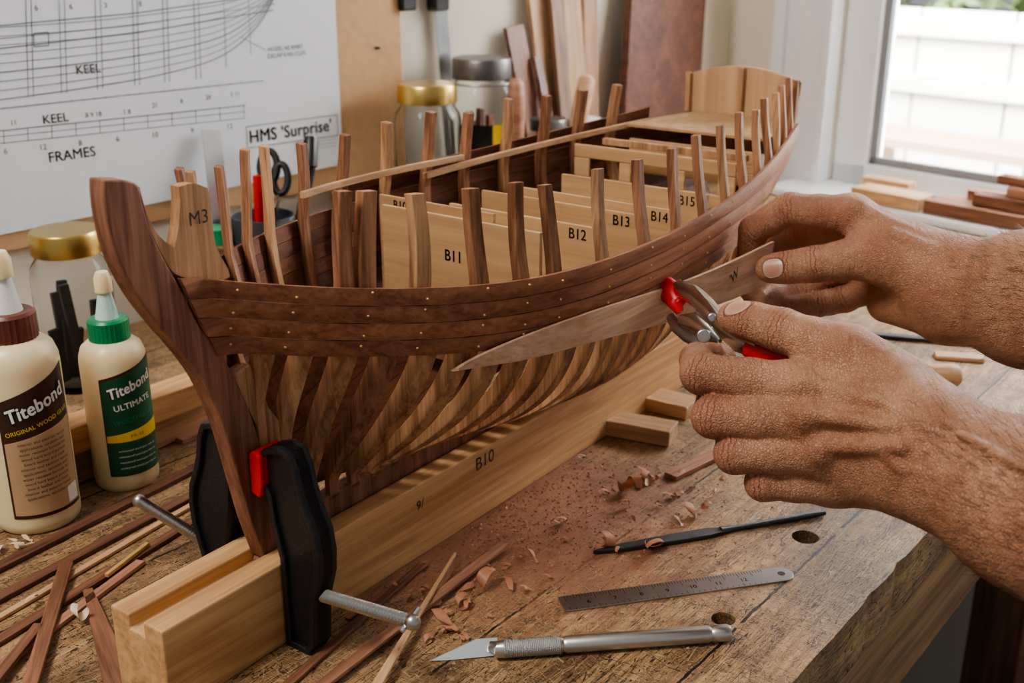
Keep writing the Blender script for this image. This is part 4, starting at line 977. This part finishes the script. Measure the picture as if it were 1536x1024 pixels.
# pinboard, plan
pr,_=onW(594,100); pbz=onW(594,258)[1]
pbd=thing('pinboard','tan fibreboard panel fixed on the wall behind the plan','board'); pbd.matrix_basis=MW@Matrix.Translation((0,0,0))
MB().box(((pr-1.1)/2,-.006,(pbz+.9)/2),(pr+1.1,.011,.9-pbz)).build('panel',MDF,pbd,bevel=.001)
MB().lathe([(.0001,-.001),(.004,-.001),(.004,.001),(.0001,.002)],10,(pr-.04,-.0125,onW(545,72)[1])).build('screw_head',DSTEEL,pbd)
post=thing('ship_plan','large white sheet of ship line drawings pinned to the board','poster'); post.matrix_basis=MW.copy()
def w3(px,py,o=-.0142): s,z=onW(px,py,.0135); return Vector((s,o,z))
c1=w3(515,246); c0=w3(-60,357); sR=c1.x
MB().prism([(c0.x-.2,c1.z-.012),(c0.x+.1,c1.z-.007),(sR,c1.z),(sR,.75),(c0.x-.2,.75)],-.0135,-.0128,'y').build('sheet',PAPER,post)
dl=MB()
def line(pts,w=.0009,o=-.0139):
    pts=[w3(*p,o) for p in pts]
    for a,b in zip(pts[:-1],pts[1:]):
        d=(b-a).normalized(); n_=Vector((-d.z,0,d.x))*w/2
        dl.add([a+n_,a-n_,b-n_,b+n_],[(0,1,2,3)])
for k in range(9):
    f=k/8
    line(rnd([(-20,152-f*110),(120,133-f*100),(240,112-f*92),(330,85-f*78),(385,40-f*50),(415-f*8,-12)],5),.0011 if k in(0,3) else .0007)
line([(-20,75),(200,50),(410,15)],.0011); line([(-20,60),(200,38),(412,6)],.0007); line([(-20,40),(200,20),(380,-5)],.0011)
for x in(38,46,88,96,142,150,198,205,243,250,290,297,335,372): line([(x,-10),(x+4,(150-(x-0)*.11) if x<300 else 118-(x-300)*.5)],.0007)
line([(-20,165),(395,121)],.0009); line([(-20,198),(368,158)],.001); line([(-20,207),(368,167)],.0007); line([(-20,217),(368,177)],.0007)
for i in range(11): line([(5+i*36,196-i*4.0),(6+i*36,216-i*4.0)],.0007)
for i in range(23): line([(5+i*17,164-i*1.85),(5+i*17,160-i*1.85)],.0005)
line([(50,50),(72,48),(73,68),(51,70),(50,50)],.001); line([(360,55),(398,75)],.0006)
line([(369,190),(505,172),(507,203),(371,222),(369,190)],.0010)
for i in range(4): line([(440,212+i*5),(505,203+i*5)],.0005)
dl.build('drawing',INK,post)
INKM=plain('mid_grey_ink',(.08,.085,.10),.7)
def pt(s,px,py,size,m=INKM,al='CENTER',bold=0,sx=1): p=w3(px,py,-.0140); lettering(s,size,p,(1,0,0),(0,0,1),m,post,align=al,bold=bold,sx=sx)
pt('KEEL',132,104,.0125,bold=.005); pt('KEEL',83,178,.0125,bold=.005); pt('FRAMES',108,232,.0145,bold=.005); pt("HMS 'Surprise'",437,197,.0200,INKD,bold=.018,sx=.97)
pt('HOZEL AE RMRT',428,72,.0066); pt('DECAP KAN CLIPS',430,82,.0066)
for i,s in enumerate(['6','12','8','6','10','9','12']): pt(s,8+i*56,227-i*6.2,.0080)
for i,s in enumerate(['11','8 9 18','1 8','21','8','20','3 11']): pt(s,(20,140,190,232,272,312,352)[i],(184,172,168,158,152,146,141)[i],.0070)
for i,s in enumerate(['6','6','3','8']): pt(s,54+i*52,12-i*2,.0075)
for px,l in((607,'left black clip hanging high on the cream wall'),(657,'right black clip hanging high on the cream wall')):
    s,z=onW(px,6,.01); k=thing('wall_hook',l,'hook'); k.matrix_basis=MW@Matrix.Translation((s,0,z))
    MB().prism([(-.012,-.008),(.012,-.008),(.014,.03),(-.014,.03)],-.02,-.001,'y').build('hook_body',BLACKP,k,bevel=.003); MB().tube([(0,-.012,.02),(0,-.012,.05)],.004,8).build('stem',STEEL,k)
# ================================================================ LIGHTS, WORLD, CAMERA
def area(name,loc,tgt,size,e,col=(1,1,1)):
    l=bpy.data.lights.new(name,'AREA'); l.size=size; l.energy=e; l.color=col; o=bpy.data.objects.new(name,l); COL.objects.link(o)
    o.location=loc; o.rotation_euler=(Vector(tgt)-Vector(loc)).to_track_quat('-Z','Y').to_euler(); return o
wc=CORN+RD*.75
area('window_daylight',(wc.x+.30,wc.y+.30,.75),(0,.8,.05),.5,245,(.98,.99,1))
area('room_light',(-.8,.1,1.5),(.1,.75,.1),.45,22,(1,.96,.91))
area('outdoor_fence_fill',(fc.x-1.0,fc.y-1.3,1.6),(fc.x,fc.y,-.2),1.5,760,(1,1,1))  # area lamp added outside to overexpose the fence, not an actual sun
w=bpy.data.worlds.new('world'); bpy.context.scene.world=w; w.use_nodes=True; bg=w.node_tree.nodes['Background']; bg.inputs[0].default_value=(.97,.98,1,1); bg.inputs[1].default_value=.34
try: bpy.context.scene.view_settings.look='AgX - Medium High Contrast'
except Exception: pass
cam=bpy.data.cameras.new('camera'); co=bpy.data.objects.new('camera',cam); COL.objects.link(co); co.location=CAMP; co.rotation_euler=(math.radians(70),0,0)
cam.lens=F/1536*36; cam.sensor_width=36; cam.clip_start=.01; cam.dof.use_dof=True; cam.dof.focus_distance=.72; cam.dof.aperture_fstop=10
bpy.context.scene.camera=co
